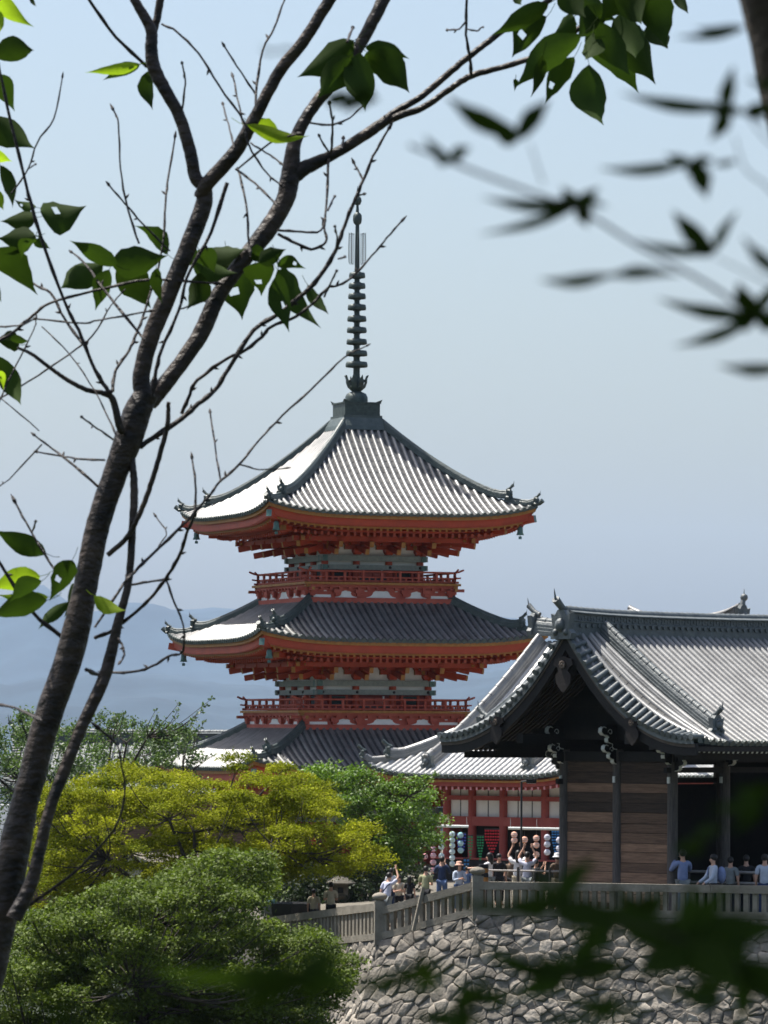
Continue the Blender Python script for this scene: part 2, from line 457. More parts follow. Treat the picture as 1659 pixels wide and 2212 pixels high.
def pagoda_roof(dE, zE, U, d0, zT, k, top=False):
    surf = roof_fn(dE, zE, U, d0, zT, k)
    mb = MB()
    for F in FACES:
        fs = (lambda s, d, F=F: F @ surf(s, d))
        tiled_face(mb, fs, -dE + 0.06, dE - 0.06, lambda s: max(d0, abs(s) + 0.02), dE, 'tile')
    roof = mb.build('roof', pagoda)
    # hip ridges: long upper ridge and low lower one towards the corner
    for c in range(4):
        F = Matrix.Rotation(R(90) * c, 3, 'Z')
        def hp(d): 
            p = surf(-d, d); return F @ p
        m = MB()
        dm = d0 + (dE - d0) * (0.80 if top else 0.72)
        N = 16
        path = [hp(lerp(d0 - 0.1, dm, i / N)) for i in range(N + 1)]
        for j in range(3):      # gentle kick up at the end of the ridge
            path[-1 - j].z += (0.16, 0.07, 0.02)[j]
        ridge_band(m, path, 0.34, 0.31, 'tile_green', caps=False)
        m.tube([p + Vector((0, 0, .30)) for p in path], .075, 'tile_green', n=7)
        o = m.build('hip_ridge', roof)
        m = MB()
        d2 = [hp(lerp(dm - .1, dE - 0.12, i / 8)) for i in range(9)]
        d2[-1].z += .10; d2[-2].z += .04
        ridge_band(m, d2, 0.28, 0.21, 'tile_green', caps=False)
        m.tube([p + Vector((0, 0, .21)) for p in d2], .065, 'tile_green', n=7)
        dd = F @ Vector((-1, -1, 0)).normalized()
        e = hp(dE - .1) + Vector((0, 0, -.02))
        m.tube([hp(dE - .3) + Vector((0, 0, .04)), hp(dE + .02) + Vector((0, 0, .10)), hp(dE + .14) + Vector((0, 0, .22))], [.1, .095, .11], 'tile_green', n=8)
        m.build('lower_ridge', roof)
        m = MB()
        oni(m, path[-1] + dd * .02, dd, .36, .38, 'tile_green')
        m.build('ridge_ornament', roof)
        m = MB()
        oni(m, d2[-1] + dd * .02 - Vector((0, 0, .05)), dd, .30, .30, 'tile_green')
        m.build('ridge_ornament', roof)
    # eave boards following the edge
    for F in FACES:
        m = MB()
        for (dd_, z0, z1, mt) in ((0.10, -0.20, -0.03, 'ochre'), (0.22, -0.52, -0.20, 'vermilion'), (0.40, -0.60, -0.52, 'ochre')):
            N = 28; vs = []
            for i in range(N + 1):
                s = lerp(-(dE - dd_), dE - dd_, i / N); p = surf(s * dE / (dE - dd_) if 0 else s, dE)
                for (oo, zz) in ((dd_, z1), (dd_, z0), (dd_ + .16, z0), (dd_ + .16, z1)):
                    # keep the mitre at the corners
                    ss = s if abs(s) < dE - dd_ - .16 else math.copysign(min(abs(s), dE - oo), s)
                    vs.append(F @ Vector((ss, -(dE - oo), p.z + zz)))
            fs = []
            for i in range(N):
                for j in range(4):
                    a = i * 4 + j; b = i * 4 + (j + 1) % 4
                    fs.append((a, b, b + 4, a + 4))
            m.add(vs, fs, mt)
        m.build('eave_board', pagoda)
    return surf

def pagoda_eaves(surf, dE, zE, dW, zB):
    """rafters and bracket sets under one roof. dW wall half width, zB top of the wall beams"""
    def lift(s, d):
        return surf(s, dE).z - zE if 1 else 0
    m = MB(); m2 = MB()
    sp = 0.30; n = int((2 * dE - 1.0) / sp)
    for F in FACES:
        for i in range(n + 1):
            s = -dE + .5 + i * (2 * dE - 1.0) / n
            L1 = max(0.0, surf(s, dE).z - zE)
            inner = max(dE - 1.5, abs(s) + .05)
            if dE - .42 - inner > .1:
                a = Vector((s, -(dE - .42), zE - .62 + L1)); b = Vector((s, -inner, zE - .56 + L1 * .55))
                m.bar(F @ a, F @ b, .10, .13, 'vermilion', 'ochre')
            if abs(s) < dE - 1.3:
                inner = max(dW + .1, abs(s) + .05)
                a = Vector((s, -(dE - 1.25), zE - .82 + L1 * .7)); b = Vector((s, -inner, zE - .52))
                if (a - b).length > .25: m2.bar(F @ a, F @ b, .11, .15, 'vermilion', 'vermilion_old')
    m.build('flying_rafters', pagoda); m2.build('base_rafters', pagoda)
    m = MB()
    for F in FACES:      # soffit boards above the rafters
        N = 24; vs = []
        for i in range(N + 1):
            u = lerp(-1, 1, i / N)
            for d, zz, lf in ((dE - .2, -.50, 1.0), (dE - 1.4, -.47, .5), (dW, -.42, 0.0)):
                s = u * d; L1 = surf(u * dE, dE).z - zE
                vs.append(F @ Vector((s, -d, zE + zz + L1 * lf)))
        fs = []
        for i in range(N):
            for j in range(2):
                a = i * 3 + j; fs.append((a, a + 3, a + 4, a + 1))
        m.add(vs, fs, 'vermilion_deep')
        # board between the two rafter tiers
        vs = []
        for i in range(N + 1):
            u = lerp(-1, 1, i / N); d = dE - 1.22; L1 = (surf(u * dE, dE).z - zE) * .7
            for oo, zz in ((0, -.74), (0, -.60), (.12, -.60), (.12, -.74)):
                vs.append(F @ Vector((u * (d - oo), -(d - oo), zE + zz + L1)))
        fs = []
        for i in range(N):
            for j in range(4):
                a = i * 4 + j; b = i * 4 + (j + 1) % 4; fs.append((a, b, b + 4, a + 4))
        m.add(vs, fs, 'vermilion')
    m.build('soffit', pagoda)
    # corner rafters, two tiers
    for c in range(4):
        F = Matrix.Rotation(R(90) * c, 3, 'Z'); m = MB()
        L1 = surf(dE, dE).z - zE
        m.bar(F @ Vector((-(dE - .12), -(dE - .12), zE - .55 + L1)), F @ Vector((-(dE - 1.8), -(dE - 1.8), zE - .62 + L1 * .3)), .26, .30, 'vermilion', 'verdigris')
        m.bar(F @ Vector((-(dE - 1.1), -(dE - 1.1), zE - .86 + L1 * .6)), F @ Vector((-dW, -dW, zE - .62)), .28, .30, 'vermilion', 'ochre')
        m.build('corner_rafter', pagoda)
    # purlins
    hB = (zE - .85) - zB             # height available to the brackets
    dP = dW + 1.72
    m = MB()
    for F in FACES:
        for d, z in ((dP, zE - .98), (dW + 1.12, zE - .78), (dW + .55, zE - .98)):
            m.bar(F @ Vector((-d - .35, -d, z)), F @ Vector((d + .35, -d, z)), .18, .2, 'vermilion', 'ochre')
    m.build('purlin', pagoda)
    # bracket sets
    def bracket(F, s, diag=False):
        m = MB(); r = 1.0
        def V(lat, d, z): 
            if diag:   # along the corner diagonal
                o = Vector((-1, -1, 0)).normalized(); l = Vector((1, -1, 0)).normalized()
                base = Vector((-dW, -dW, 0)); q = base + o * (d - dW) * 1.36 + l * lat; return F @ Vector((q.x, q.y, z))
            return F @ Vector((s + lat, -d, z))
        def block(lat, d, z, w_=.26, h=.17):
            c = V(lat, d, z)
            rot = F.to_4x4().to_3x3() @ (Matrix.Rotation(R(-45), 3, 'Z') if diag else Matrix.Identity(3))
            p = []
            for zz, ww in ((-h / 2, w_ * .62), (h * .0, w_), (h / 2, w_)):
                p += [rot @ Vector((x * ww / 2, y * ww / 2, zz)) + c for x, y in ((-1, -1), (1, -1), (1, 1), (-1, 1))]
            f = [(3, 2, 1, 0), (8, 9, 10, 11)]
            for k in (0, 4):
                f += [(k + j, k + (j + 1) % 4, k + (j + 1) % 4 + 4, k + j + 4) for j in range(4)]
            m.add(p, f, 'vermilion')
        block(0, dW + .02, zB + .14, .44, .26)
        z = zB + .34
        st = hB * .24
        for k, d in enumerate((dW + .02, dW + .55, dW + 1.12)):
            zz = z + st * k
            wd = (1.15, 1.0, .9)[k]
            m.bar(V(-wd / 2, d, zz), V(wd / 2, d, zz), .17, .2, 'vermilion', 'ochre')
            for q in (-.44, 0, .44): block(q * wd, d, zz + .18)
            m.bar(V(0, dW - .1, zz - .02), V(0, d + .55, zz - .02), .17, .2, 'vermilion', 'ochre')
        # two tail rafters sloping down and outwards
        m.bar(V(0, dW - .05, zE - .78), V(0, dP + .22, zE - 1.22), .19, .25, 'vermilion', 'ochre')
        m.bar(V(0, dW - .05, zE - 1.18), V(0, dP - .35, zE - 1.52), .19, .25, 'vermilion', 'ochre')
        block(0, dP, zE - 1.03)
        m.bar(V(-.42, dP, zE - .96), V(.42, dP, zE - .96), .16, .16, 'vermilion', 'ochre')
        for q in (-.36, .36): block(q, dP, zE - .88, .2, .12)
        m.build('bracket', pagoda)
    for F in FACES:
        for s in (-dW, -dW * .34, dW * .34, dW):
            bracket(F, s * .97)
        bracket(F, 0, True)

def pagoda_wall(dW, z0, zBeam):
    """columns, wall boards, windows, door and painted beams; z0 floor, zBeam underside of the lower beam"""
    for F in FACES:
        m = MB()
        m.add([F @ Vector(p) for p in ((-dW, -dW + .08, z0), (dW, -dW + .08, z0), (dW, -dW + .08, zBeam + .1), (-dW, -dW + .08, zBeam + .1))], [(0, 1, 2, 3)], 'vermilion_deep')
        m.add([F @ Vector(p) for p in ((-dW, -dW + .075, zBeam + .1), (dW, -dW + .075, zBeam + .1), (dW, -dW + .075, zBeam + 2.0), (-dW, -dW + .075, zBeam + 2.0))], [(0, 1, 2, 3)], 'plaster')
        wl = m.build('wall', pagoda)
        for s in (-dW * .66, dW * .66):
            m = MB()
            for q in range(6):
                z = z0 + .3 + q * (zBeam - z0 - .35) / 6
                m.box(F @ Vector((s, -dW + .02, z)), tuple(abs(v) for v in (F @ Vector((.62, .05, .09)))), 'dark_slats')
            for q in (-.38, .38):
                m.box(F @ Vector((s + q, -dW + .0, (z0 + zBeam) / 2)), tuple(abs(v) for v in (F @ Vector((.1, .1, zBeam - z0)))), 'vermilion')
            m.build('window', wl)
        m = MB()
        for q in (-.36, .36):
            m.box(F @ Vector((q, -dW + .01, (z0 + zBeam) / 2 - .05)), tuple(abs(v) for v in (F @ Vector((.66, .06, zBeam - z0 - .15)))), 'vermilion_old')
        m.box(F @ Vector((.42, -dW - .04, (z0 + zBeam) / 2 + .1)), tuple(abs(v) for v in (F @ Vector((.07, .04, .4)))), 'plaster')
        m.box(F @ Vector((0, -dW - .03, z0 + .18)), tuple(abs(v) for v in (F @ Vector((1.5, .08, .1)))), 'iron')
        m.build('door', wl)
        for s in (-dW, -dW * .34, dW * .34):
            m = MB()
            c = F @ Vector((s, -dW, z0)); m.lathe([(.16, 0), (.16, zBeam + .62 - z0)], c, 'vermilion', 12)
            m.build('column', pagoda)
        for zc, hh, ex in ((zBeam + .11, .22, .30), (zBeam + .50, .24, .30)):
            m = MB()
            sh = 0.003 if F is FACES[0] or F is FACES[2] else 0.0
            m.bar(F @ Vector((-dW - ex, -dW - .08, zc + sh * 4)), F @ Vector((dW + ex, -dW - .08, zc + sh * 4)), .22, hh, 'beam_paint', 'verdigris')
            for s in (-dW * .97, -dW * .34, dW * .34, dW * .97):
                c = F @ Vector((s, -dW - .2, zc + .02))
                if zc < zBeam + .3: m.sphere(c, .065, 'iron', 8, 6)
            m.build('beam', pagoda)

def balcony(h, z0, z1):
    """skirt of brackets with white plaster cut-outs, floor and railing; z0 bottom, z1 floor level"""
    bal = MB()
    bal.b2(-h + .1, h - .1, -h + .1, h - .1, z0 - .3, z1 - .12, 'vermilion_old')
    for F in FACES:
        def bx(s0, s1, d0_, d1_, za, zb, mt):
            a = F @ Vector((s0, -d0_, za)); b = F @ Vector((s1, -d1_, zb))
            bal.b2(min(a.x, b.x), max(a.x, b.x), min(a.y, b.y), max(a.y, b.y), za, zb, mt)
        e = 0.002 if F in (FACES[0], FACES[2]) else 0
        bal.bar(F @ Vector((-h - .0 + e, -h + .05, z0 + .09)), F @ Vector((h + .0 - e, -h + .05, z0 + .09)), .12, .22, 'vermilion_old')
        bal.bar(F @ Vector((-h - .2, -h - .02, z1 - .06)), F @ Vector((h + .2, -h - .02, z1 - .06 + e)), .34, .10, 'ochre', 'ochre')
        bal.bar(F @ Vector((-h - .1, -h + .02, z1 - .17)), F @ Vector((h + .1, -h + .02, z1 - .17 + e)), .18, .12, 'vermilion_old', 'ochre')
        bal.bar(F @ Vector((-h - .45, -h + .12, z1 - .30)), F @ Vector((h + .45, -h + .12, z1 - .30 + e)), .14, .13, 'vermilion_old', 'ochre')
        n = 16
        for i in range(n):
            s = lerp(-h + .2, h - .2, i / (n - 1))
            bal.box(F @ Vector((s, -h - .02, z1 - .26)), tuple(abs(v) for v in (F @ Vector((.13, .16, .10)))), 'vermilion_old')
        for s in (-h * .93, -h * .60, -h * .31, h * .31, h * .60, h * .93):
            bal.box(F @ Vector((s, -h + .0, z1 - .40)), tuple(abs(v) for v in (F @ Vector((.34, .18, .16)))), 'vermilion_old')
            bal.box(F @ Vector((s, -h + .02, z1 - .53)), tuple(abs(v) for v in (F @ Vector((.2, .16, .14)))), 'vermilion_old')
    b = bal.build('balcony', pagoda)
    for F in FACES:
        m = MB()
        z = z0 + .21; k = h / 3.43
        mt4 = F.to_4x4()
        mtx = mt4 @ Matrix(((1, 0, 0, 0), (0, 0, 1, -h + .083), (0, 1, 0, 0), (0, 0, 0, 1)))
        def bell(c, w_, ht):
            pts = [(-.5, 0), (-.5, .08), (-.36, .16), (-.26, .34), (-.22, .62), (-.24, .84), (-.14, 1), (.14, 1), (.24, .84), (.22, .62), (.26, .34), (.36, .16), (.5, .08), (.5, 0)]
            m.prism([(c + a * w_, z + bb * ht) for a, bb in pts], 'plaster', mtx, .02)
        Hh = (z1 - .36) - z
        def big(c, w_, ht):
            pts = [(-.5, 0), (-.5, .08), (-.38, .2), (-.3, .45), (-.27, .8), (-.2, 1), (.2, 1), (.27, .8), (.3, .45), (.38, .2), (.5, .08), (.5, 0)]
            m.prism([(c + a * w_, z + bb * ht) for a, bb in pts], 'plaster', mtx, .02)
        big(0, 1.36 * k, Hh * .95)
        bell(-1.62 * k, .98 * k, Hh * .9); bell(1.62 * k, .98 * k, Hh * .9)
        for q in (-1, 1):
            m.prism([(q * 2.72 * k + a * .45 * k, z + bb * .13) for a, bb in ((-.9, 0), (.9, 0), (.86, .9), (-.86, .9))], 'plaster', mtx, .02)
        for i in range(14):
            s = lerp(-h + .38, h - .38, i / 13)
            m.prism([(s + a, z1 - .40 + bb) for a, bb in ((-.06, 0), (.06, 0), (.06, .07), (-.06, .07))], 'plaster', mtx, .012)
        m.build('plaster_panel', b)
    for F in FACES:
        m = MB()
        d = h - .02
        n = 8
        for i in range(n + 1):
            s = lerp(-d, d, i / n)
            tall = i in (0, 3, 5, n)
            m.box(F @ Vector((s, -d, z1 + (.26 if tall else .22))), (.10, .10, .52 if tall else .42), 'vermilion_old')
            if i < n:
                for q in (.33, .66):
                    m.box(F @ Vector((s + 2 * d / n * q, -d, z1 + .12)), (.06, .06, .16), 'vermilion_old')
        e = .004 if F in (FACES[0], FACES[2]) else 0
        def rail(z, r, ex, up):
            pts = [F @ Vector((-d - ex, -d, z + up)), F @ Vector((-d - ex * .45, -d, z + up * .3)), F @ Vector((-d, -d, z))]
            pts2 = [F @ Vector((d, -d, z)), F @ Vector((d + ex * .45, -d, z + up * .3)), F @ Vector((d + ex, -d, z + up))]
            pts3 = pts + pts2
            m.tube(pts3, r, 'vermilion_old', n=6)
        rail(z1 + .05 + e, .05, .18, 0); rail(z1 + .22 + e, .035, .28, .03); rail(z1 + .47 + e, .045, .42, .13)
        m.build('railing', b)

# storey 3
s3 = pagoda_roof(6.23, 9.22, .52, 1.0, 13.25, .42, True)
pagoda_eaves(s3, 6.23, 9.22, 2.22, 7.62)
pagoda_wall(2.22, 6.38, 6.95)
balcony(3.43, 5.50, 6.38)
s2 = pagoda_roof(6.66, 3.76, .48, 3.0, 5.74, .35)
pagoda_eaves(s2, 6.66, 3.76, 2.52, 2.14)
pagoda_wall(2.52, .80, 1.48)
balcony(3.82, -.02, .80)
s1 = pagoda_roof(7.15, -1.78, .48, 3.3, .32, .35)
pagoda_eaves(s1, 7.15, -1.78, 2.85, -3.4)
pagoda_wall(2.85, -6.0, -4.05)
m = MB()
m.b2(-3.9, 3.9, -3.9, 3.9, PZ - .2, -6.0, 'fence_stone')
m.build('platform', pagoda)

# spire
SD = 1 / 48.8
def zy(y): return (1575 - y) * SD
spire = MB()
spire.b2(-.82, .82, -.82, .82, zy(899), zy(873), 'bronze')
sp_ = spire
sp_.b2(-.86, .86, -.86, .86, zy(873), zy(870), 'bronze')
for q in range(4):
    F = Matrix.Rotation(R(90) * q, 3, 'Z')
    p = F @ Vector((-.86, -.86, zy(870)))
    sp_.add([p, p + F @ Vector((.25, 0, 0)), p + F @ Vector((0, .25, 0)), p + F @ Vector((-.05, -.05, .12))], [(0, 1, 3), (0, 3, 2), (1, 2, 3)], 'bronze')
# flared collar under the box
vs = []
for hh, z in ((1.18, zy(931)), (1.12, zy(922)), (.98, zy(910)), (.90, zy(904)), (.90, zy(899))):
    vs += [(-hh, -hh, z), (hh, -hh, z), (hh, hh, z), (-hh, hh, z)]
fs = []
for i in range(4):
    for j in range(4):
        a = i * 4 + j; b = i * 4 + (j + 1) % 4; fs.append((a, b, b + 4, a + 4))
sp_.add(vs, fs, 'tile_green')
spire_o = sp_.build('spire_base', pagoda)
m = MB(); m.lathe([(.50, zy(869)), (.51, zy(865)), (.50, zy(857)), (.43, zy(850)), (.30, zy(847)), (.2, zy(845))], (0, 0, 0), 'bronze', 24); m.build('bowl', spire_o)
m = MB()
m.lathe([(.15, zy(846)), (.15, zy(790)), (.13, zy(700)), (.12, zy(600)), (.11, zy(570)), (.10, zy(520)), (.085, zy(480)), (.07, zy(450)), (.03, zy(425)), (.012, zy(398))], (0, 0, 0), 'bronze', 14)
m.build('mast', spire_o)
m = MB()   # lotus petals
m.lathe([(.2, zy(845)), (.3, zy(840)), (.26, zy(832))], (0, 0, 0), 'bronze', 16)
for q in range(8):
    a = R(45 * q + 10); d = Vector((math.cos(a), math.sin(a), 0)); sd_ = Vector((-d.y, d.x, 0))
    pr = [(.22, zy(843), .10), (.38, zy(836), .13), (.46, zy(826), .12), (.47, zy(818), .08), (.54, zy(810), .01)]
    vs = []
    for r, z, w_ in pr: vs += [d * r - sd_ * w_ + Vector((0, 0, z)), d * (r + .03) + Vector((0, 0, z)), d * r + sd_ * w_ + Vector((0, 0, z)), d * (r - .05) + Vector((0, 0, z))]
    fs = []
    for i in range(4):
        for j in range(4):
            aa = i * 4 + j; bb = i * 4 + (j + 1) % 4; fs.append((aa, bb, bb + 4, aa + 4))
    m.add(vs, fs, 'bronze')
    m.sphere(d * .33 + Vector((0, 0, zy(822))), .07, 'bronze', 7, 5)
m.build('lotus', spire_o)
ys = [592.5, 615.3, 638, 662, 687, 711.5, 737, 762, 786.5]
for i, y in enumerate(ys):
    r = lerp(.365, .495, i / 8); z = zy(y); t = .115
    m = MB()
    m.lathe([(r * .80, z - t), (r * .96, z - t), (r, z - t * .6), (r * .99, z + t * .2), (r * .92, z + t), (r * .78, z + t), (r * .76, z), (r * .80, z - t)], (0, 0, 0), 'bronze', 28)
    for q in range(8):
        a = R(45 * q); d = Vector((math.cos(a), math.sin(a), 0))
        m.bar(d * .1 + Vector((0, 0, z)), d * r * .85 + Vector((0, 0, z)), .10, .12, 'bronze')
    m.lathe([(.18, z - .16), (.20, z), (.18, z + .16)], (0, 0, 0), 'bronze', 12)
    m.build('ring', spire_o)
for q in range(4):   # openwork flame fins
    a = R(90 * q - 20 + 4); d = Vector((math.cos(a), math.sin(a), 0)); m = MB()
    def Q(r, y): return d * r + Vector((0, 0, zy(y)))
    m.tube([Q(.14, 568), Q(.34, 568), Q(.38, 560), Q(.385, 530), Q(.36, 503), Q(.30, 500), Q(.14, 503)], .012, 'bronze', n=5)
    m.tube([Q(.25, 568), Q(.255, 500)], .014, 'bronze', n=5)
    for k in range(14):
        y = 566 - k * 4.7
        m.tube([Q(.385, y - 5), Q(.32, y), Q(.255, y - 4)], .016, 'bronze', n=4)
        m.tube([Q(.25, y - 3), Q(.19, y + 1), Q(.13, y - 3)], .016, 'bronze', n=4)
    m.build('flame_fin', spire_o)
m = MB()
m.lathe([(.08, zy(483)), (.17, zy(479)), (.20, zy(472)), (.195, zy(462)), (.13, zy(457)), (.06, zy(455))], (0, 0, 0), 'bronze', 18)
m.lathe([(.05, zy(440)), (.13, zy(438)), (.19, zy(430)), (.16, zy(424)), (.07, zy(419)), (.02, zy(412))], (0, 0, 0), 'bronze', 18)
m.build('jewel', spire_o)

# wind bells under the corner rafters
def bell_at(storey, dE, surf, corner, label):
    F = Matrix.Rotation(R(90) * corner, 3, 'Z')
    L1 = surf(dE, dE).z
    p = F @ Vector((-(dE - .62), -(dE - .62), L1 - .62))
    wp = Matrix.Rotation(PSI, 3, 'Z') @ p + Vector((PC.x, PC.y, 0))
    t = thing('wind_bell', label, 'wind bell', wp, 0, 'bronze wind bells on the pagoda eaves')
    m = MB(); m.tube([(0, 0, .1), (0, 0, -.28)], .014, 'bronze', n=5); m.lathe([(.03, -.25), (.09, -.27), (.12, -.36), (.125, -.52), (.17, -.64), (.15, -.64), (.1, -.52)], (0, 0, 0), 'verdigris', 14); m.build('bell_body', t)
    m = MB(); m.tube([(0, 0, -.5), (0, 0, -.72)], .012, 'bronze', n=5); m.box((0, 0, -.76), (.14, .02, .12), 'verdigris'); m.build('clapper', t)
bell_at(3, 6.23, s3, 0, 'bronze wind bell at the near left corner of the topmost pagoda roof, before red brackets')
bell_at(3, 6.23, s3, 3, 'bronze wind bell against the sky under the far left corner of the topmost pagoda roof')
bell_at(3, 6.23, s3, 1, 'bronze wind bell against the sky under the right corner of the topmost pagoda roof')
bell_at(2, 6.66, s2, 0, 'bronze wind bell at the near left corner of the middle pagoda roof, before red timber')
bell_at(2, 6.66, s2, 3, 'bronze wind bell against the mountain under the far left corner of the middle pagoda roof')
bell_at(2, 6.66, s2, 1, 'bronze wind bell under the right corner of the middle pagoda roof beside the gate')

# ================================================================== SUTRA HALL (vermilion hall with white panels)
KB = R(-40)
KO = Vector((3.32, 180.0, 0))
hall = thing('vermilion_hall', 'low vermilion hall with white wall panels and pale sunlit tiled roof beside the pagoda', 'temple hall', KO, KB)
SE = 5.4; TH = 8.0; ZR = 3.55; ZEV = -1.85
def hall_surf(side):
    def surf(s, t):       # t = distance from the ridge towards the eave
        q = t / TH
        f = q * 1.28 - .28 * q * q
        lift = .55 * (min(1.2, abs(s) / SE) ** 5) * max(0, (q - .5) * 2) ** 1.5
        z = ZR - (ZR - ZEV) * f + lift
        return Vector((s, TH - t, z)) if side == 0 else Vector((-s, TH + t, z))
    return surf
mb = MB()
GE = 2.6
for sd_ in (0, 1):
    sf = hall_surf(sd_)
    tiled_face(mb, sf, -SE + .05, SE - .05, lambda s: 0.0 if abs(s) <= GE + .2 else 5.0 + (abs(s) - GE) * 1.05, TH, 'tile_pale', sp=.28)
# the two side skirts below the gables
def skirt(sgn):
    def surf(s, t):      # s along local y measured from the middle, t outward 0..(SE-GE)
        q = t / (SE - GE); T = 5.0 + q * 3.0; qq = T / TH
        f = qq * 1.28 - .28 * qq * qq
        lift = .55 * (min(1.2, abs(s) / TH) ** 5) * q ** 1.5
        return Vector((sgn * (GE + t), TH + sgn * -s, ZR - (ZR - ZEV) * f + lift))
    return surf
for sgn in (-1, 1):
    tiled_face(mb, skirt(sgn), -TH + .05, TH - .05, lambda s: max(0, (abs(s) - 5.0) / 1.05), SE - GE, 'tile_pale', sp=.28)
hroof = mb.build('roof', hall)
sf = hall_surf(0)
for nm, s, t1, w_, h_ in (('descending_ridge', -2.5, 7.35, .46, .50), ('descending_ridge', 2.5, 7.35, .46, .50), ('verge_ridge', -1.25, 5.4, .30, .26)):
    m = MB(); path = [sf(s, lerp(.1, t1, i / 16)) for i in range(17)]
    ridge_band(m, path, w_, h_, 'tile'); oni(m, path[-1], (0, -1, 0), w_, h_ * 1.05, 'tile_dark', horn=(nm[0] == 'v'))
    m.build(nm, hroof)
for sgn in (-1, 1):
    m = MB()
    path = [sf(sgn * lerp(GE + .2, SE - .75, i / 8), lerp(5.2, TH - .8, i / 8)) for i in range(9)]
    path[-1].z += .14; path[-2].z += .05
    ridge_band(m, path, .38, .40, 'tile', caps=False); oni(m, path[-1], (sgn, -1, 0), .40, .42, 'tile_green')
    p2_ = [sf(sgn * lerp(SE - 1.0, SE - .05, i / 5), lerp(TH - 1.05, TH - .05, i / 5)) for i in range(6)]
    p2_[-1].z += .12
    ridge_band(m, p2_, .30, .26, 'tile', caps=False); oni(m, p2_[-1], (sgn, -1, 0), .32, .34, 'tile_green')
    m.build('hip_ridge', hroof)
m = MB()
path = [Vector((lerp(-2.9, 2.9, i / 12), TH, ZR + .02 + .30 * (1 - i / 12) ** 2)) for i in range(13)]
ridge_band(m, path, .6, .62, 'tile_dark'); oni(m, path[0], (-1, 0, 0), .62, .8, 'tile_dark')
m.build('main_ridge', hroof)
m = MB()
for sgn in (-1, 1):
    x = sgn * (GE - .3)
    top = [(t, sf(0, t).z - .12) for t in (0, 1, 2, 3, 4, 5)]
    poly = [(TH - t, z) for t, z in top] + [(TH + t, z) for t, z in top[::-1][:-1]]
    mtx = Matrix(((0, 0, 1, x - .05), (1, 0, 0, 0), (0, 1, 0, 0), (0, 0, 0, 1)))
    m.prism(poly, 'plaster', mtx, .1)
m.build('gable_wall', hall)
m = MB()
for (o, za, zb, mt) in ((.12, -.20, -.12, 'ochre'), (.25, -.36, -.20, 'hall_red')):
    N = 30; vs = []
    for i in range(N + 1):
        s = lerp(-(SE - o), SE - o, i / N); z = sf(s, TH).z
        vs += [(s, o, z + zb), (s, o, z + za), (s, o + .15, z + za), (s, o + .15, z + zb)]
    m.add(vs, [(i * 4 + j, i * 4 + (j + 1) % 4, i * 4 + (j + 1) % 4 + 4, i * 4 + j + 4) for i in range(N) for j in range(4)], mt)
    for sgn in (-1, 1):
        vs = []
        for i in range(N + 1):
            y = lerp(o, 2 * TH - o, i / N); s = y - TH; z = skirt(sgn)(s, SE - GE).z
            x = sgn * (SE - o)
            vs += [(x, y, z + zb), (x, y, z + za), (x - sgn * .15, y, z + za), (x - sgn * .15, y, z + zb)]
        m.add(vs, [(i * 4 + j, i * 4 + (j + 1) % 4, i * 4 + (j + 1) % 4 + 4, i * 4 + j + 4) for i in range(N) for j in range(4)], mt)
m.build('eave_board', hall)
m = MB()
for i in range(34):
    s = lerp(-SE + .4, SE - .4, i / 33); z = sf(s, TH).z
    m.bar((s, .34, z - .44), (s, 2.5, z - .10 - (z - ZEV) * .8), .09, .12, 'hall_red', 'd_pink')
for sgn in (-1, 1):
    for i in range(48):
        y = lerp(.6, 2 * TH - .6, i / 47); z = skirt(sgn)(y - TH, SE - GE).z
        m.bar((sgn * (SE - .34), y, z - .44), (sgn * 3.0, y, z - .10 - (z - ZEV) * .8), .09, .12, 'hall_red', 'd_pink')
m.build('rafters', hall)
ZG = -6.0
m = MB()
y0 = 2.4
m.b2(-3.0, 3.0, y0 + .05, y0 + .10, -3.5, -1.75, 'plaster')
m.b2(-3.0, 3.0, y0 + .9, y0 + 1.0, ZG, -3.5, 'dark_wood')
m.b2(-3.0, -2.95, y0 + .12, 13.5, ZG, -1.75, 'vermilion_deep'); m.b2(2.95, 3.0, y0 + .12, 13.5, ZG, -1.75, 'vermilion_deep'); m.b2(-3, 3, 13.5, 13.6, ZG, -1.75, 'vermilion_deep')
m.build('wall', hall)
pxs = (-3.0, -1.72, -.15, 1.93, 3.0)
for s in pxs:
    m = MB(); m.lathe([(.17, ZG), (.17, -1.8)], (s, y0, 0), 'hall_red', 14); m.build('post', hall)
for y in (5.2, 8.0, 10.8, 13.5):
    for s in (-3.0, 3.0):
        m = MB(); m.lathe([(.17, ZG), (.17, -1.8)], (s, y, 0), 'hall_red', 14); m.build('post', hall)
m = MB()
m.b2(-3.25, 3.25, y0 - .11, y0 + .03, -2.78, -2.60, 'hall_red')
m.b2(-3.45, 3.3, y0 - .14, y0 + .035, -3.78, -3.42, 'hall_red')
m.b2(-3.25, 3.25, y0 - .105, y0 + .032, -2.12, -1.90, 'hall_red')
for y in (-2.69, -3.6): m.b2(-3.10, -2.96, y0 + .1, 13.6, y - .1, y + .1, 'hall_red')
m.build('cross_beam', hall)
m = MB()
for s in (-2.35, -.95, .55, 1.25): m.box((s, y0 + .04, -2.8), (.03, .02, 1.4), 'iron')
m.build('panel_joint', hall)
m = MB(); m.b2(-3.8, 3.8, .9, 15, PZ - .3, ZG, 'fence_stone'); m.build('platform', hall)
m = MB()
m.b2(-3.4, 3.4, 1.9, 2.25, ZG, ZG + .9, 'dark_wood'); m.b2(-3.4, 3.4, 1.85, 2.3, ZG + .9, ZG + .96, 'hall_red')
m.build('counter', hall)

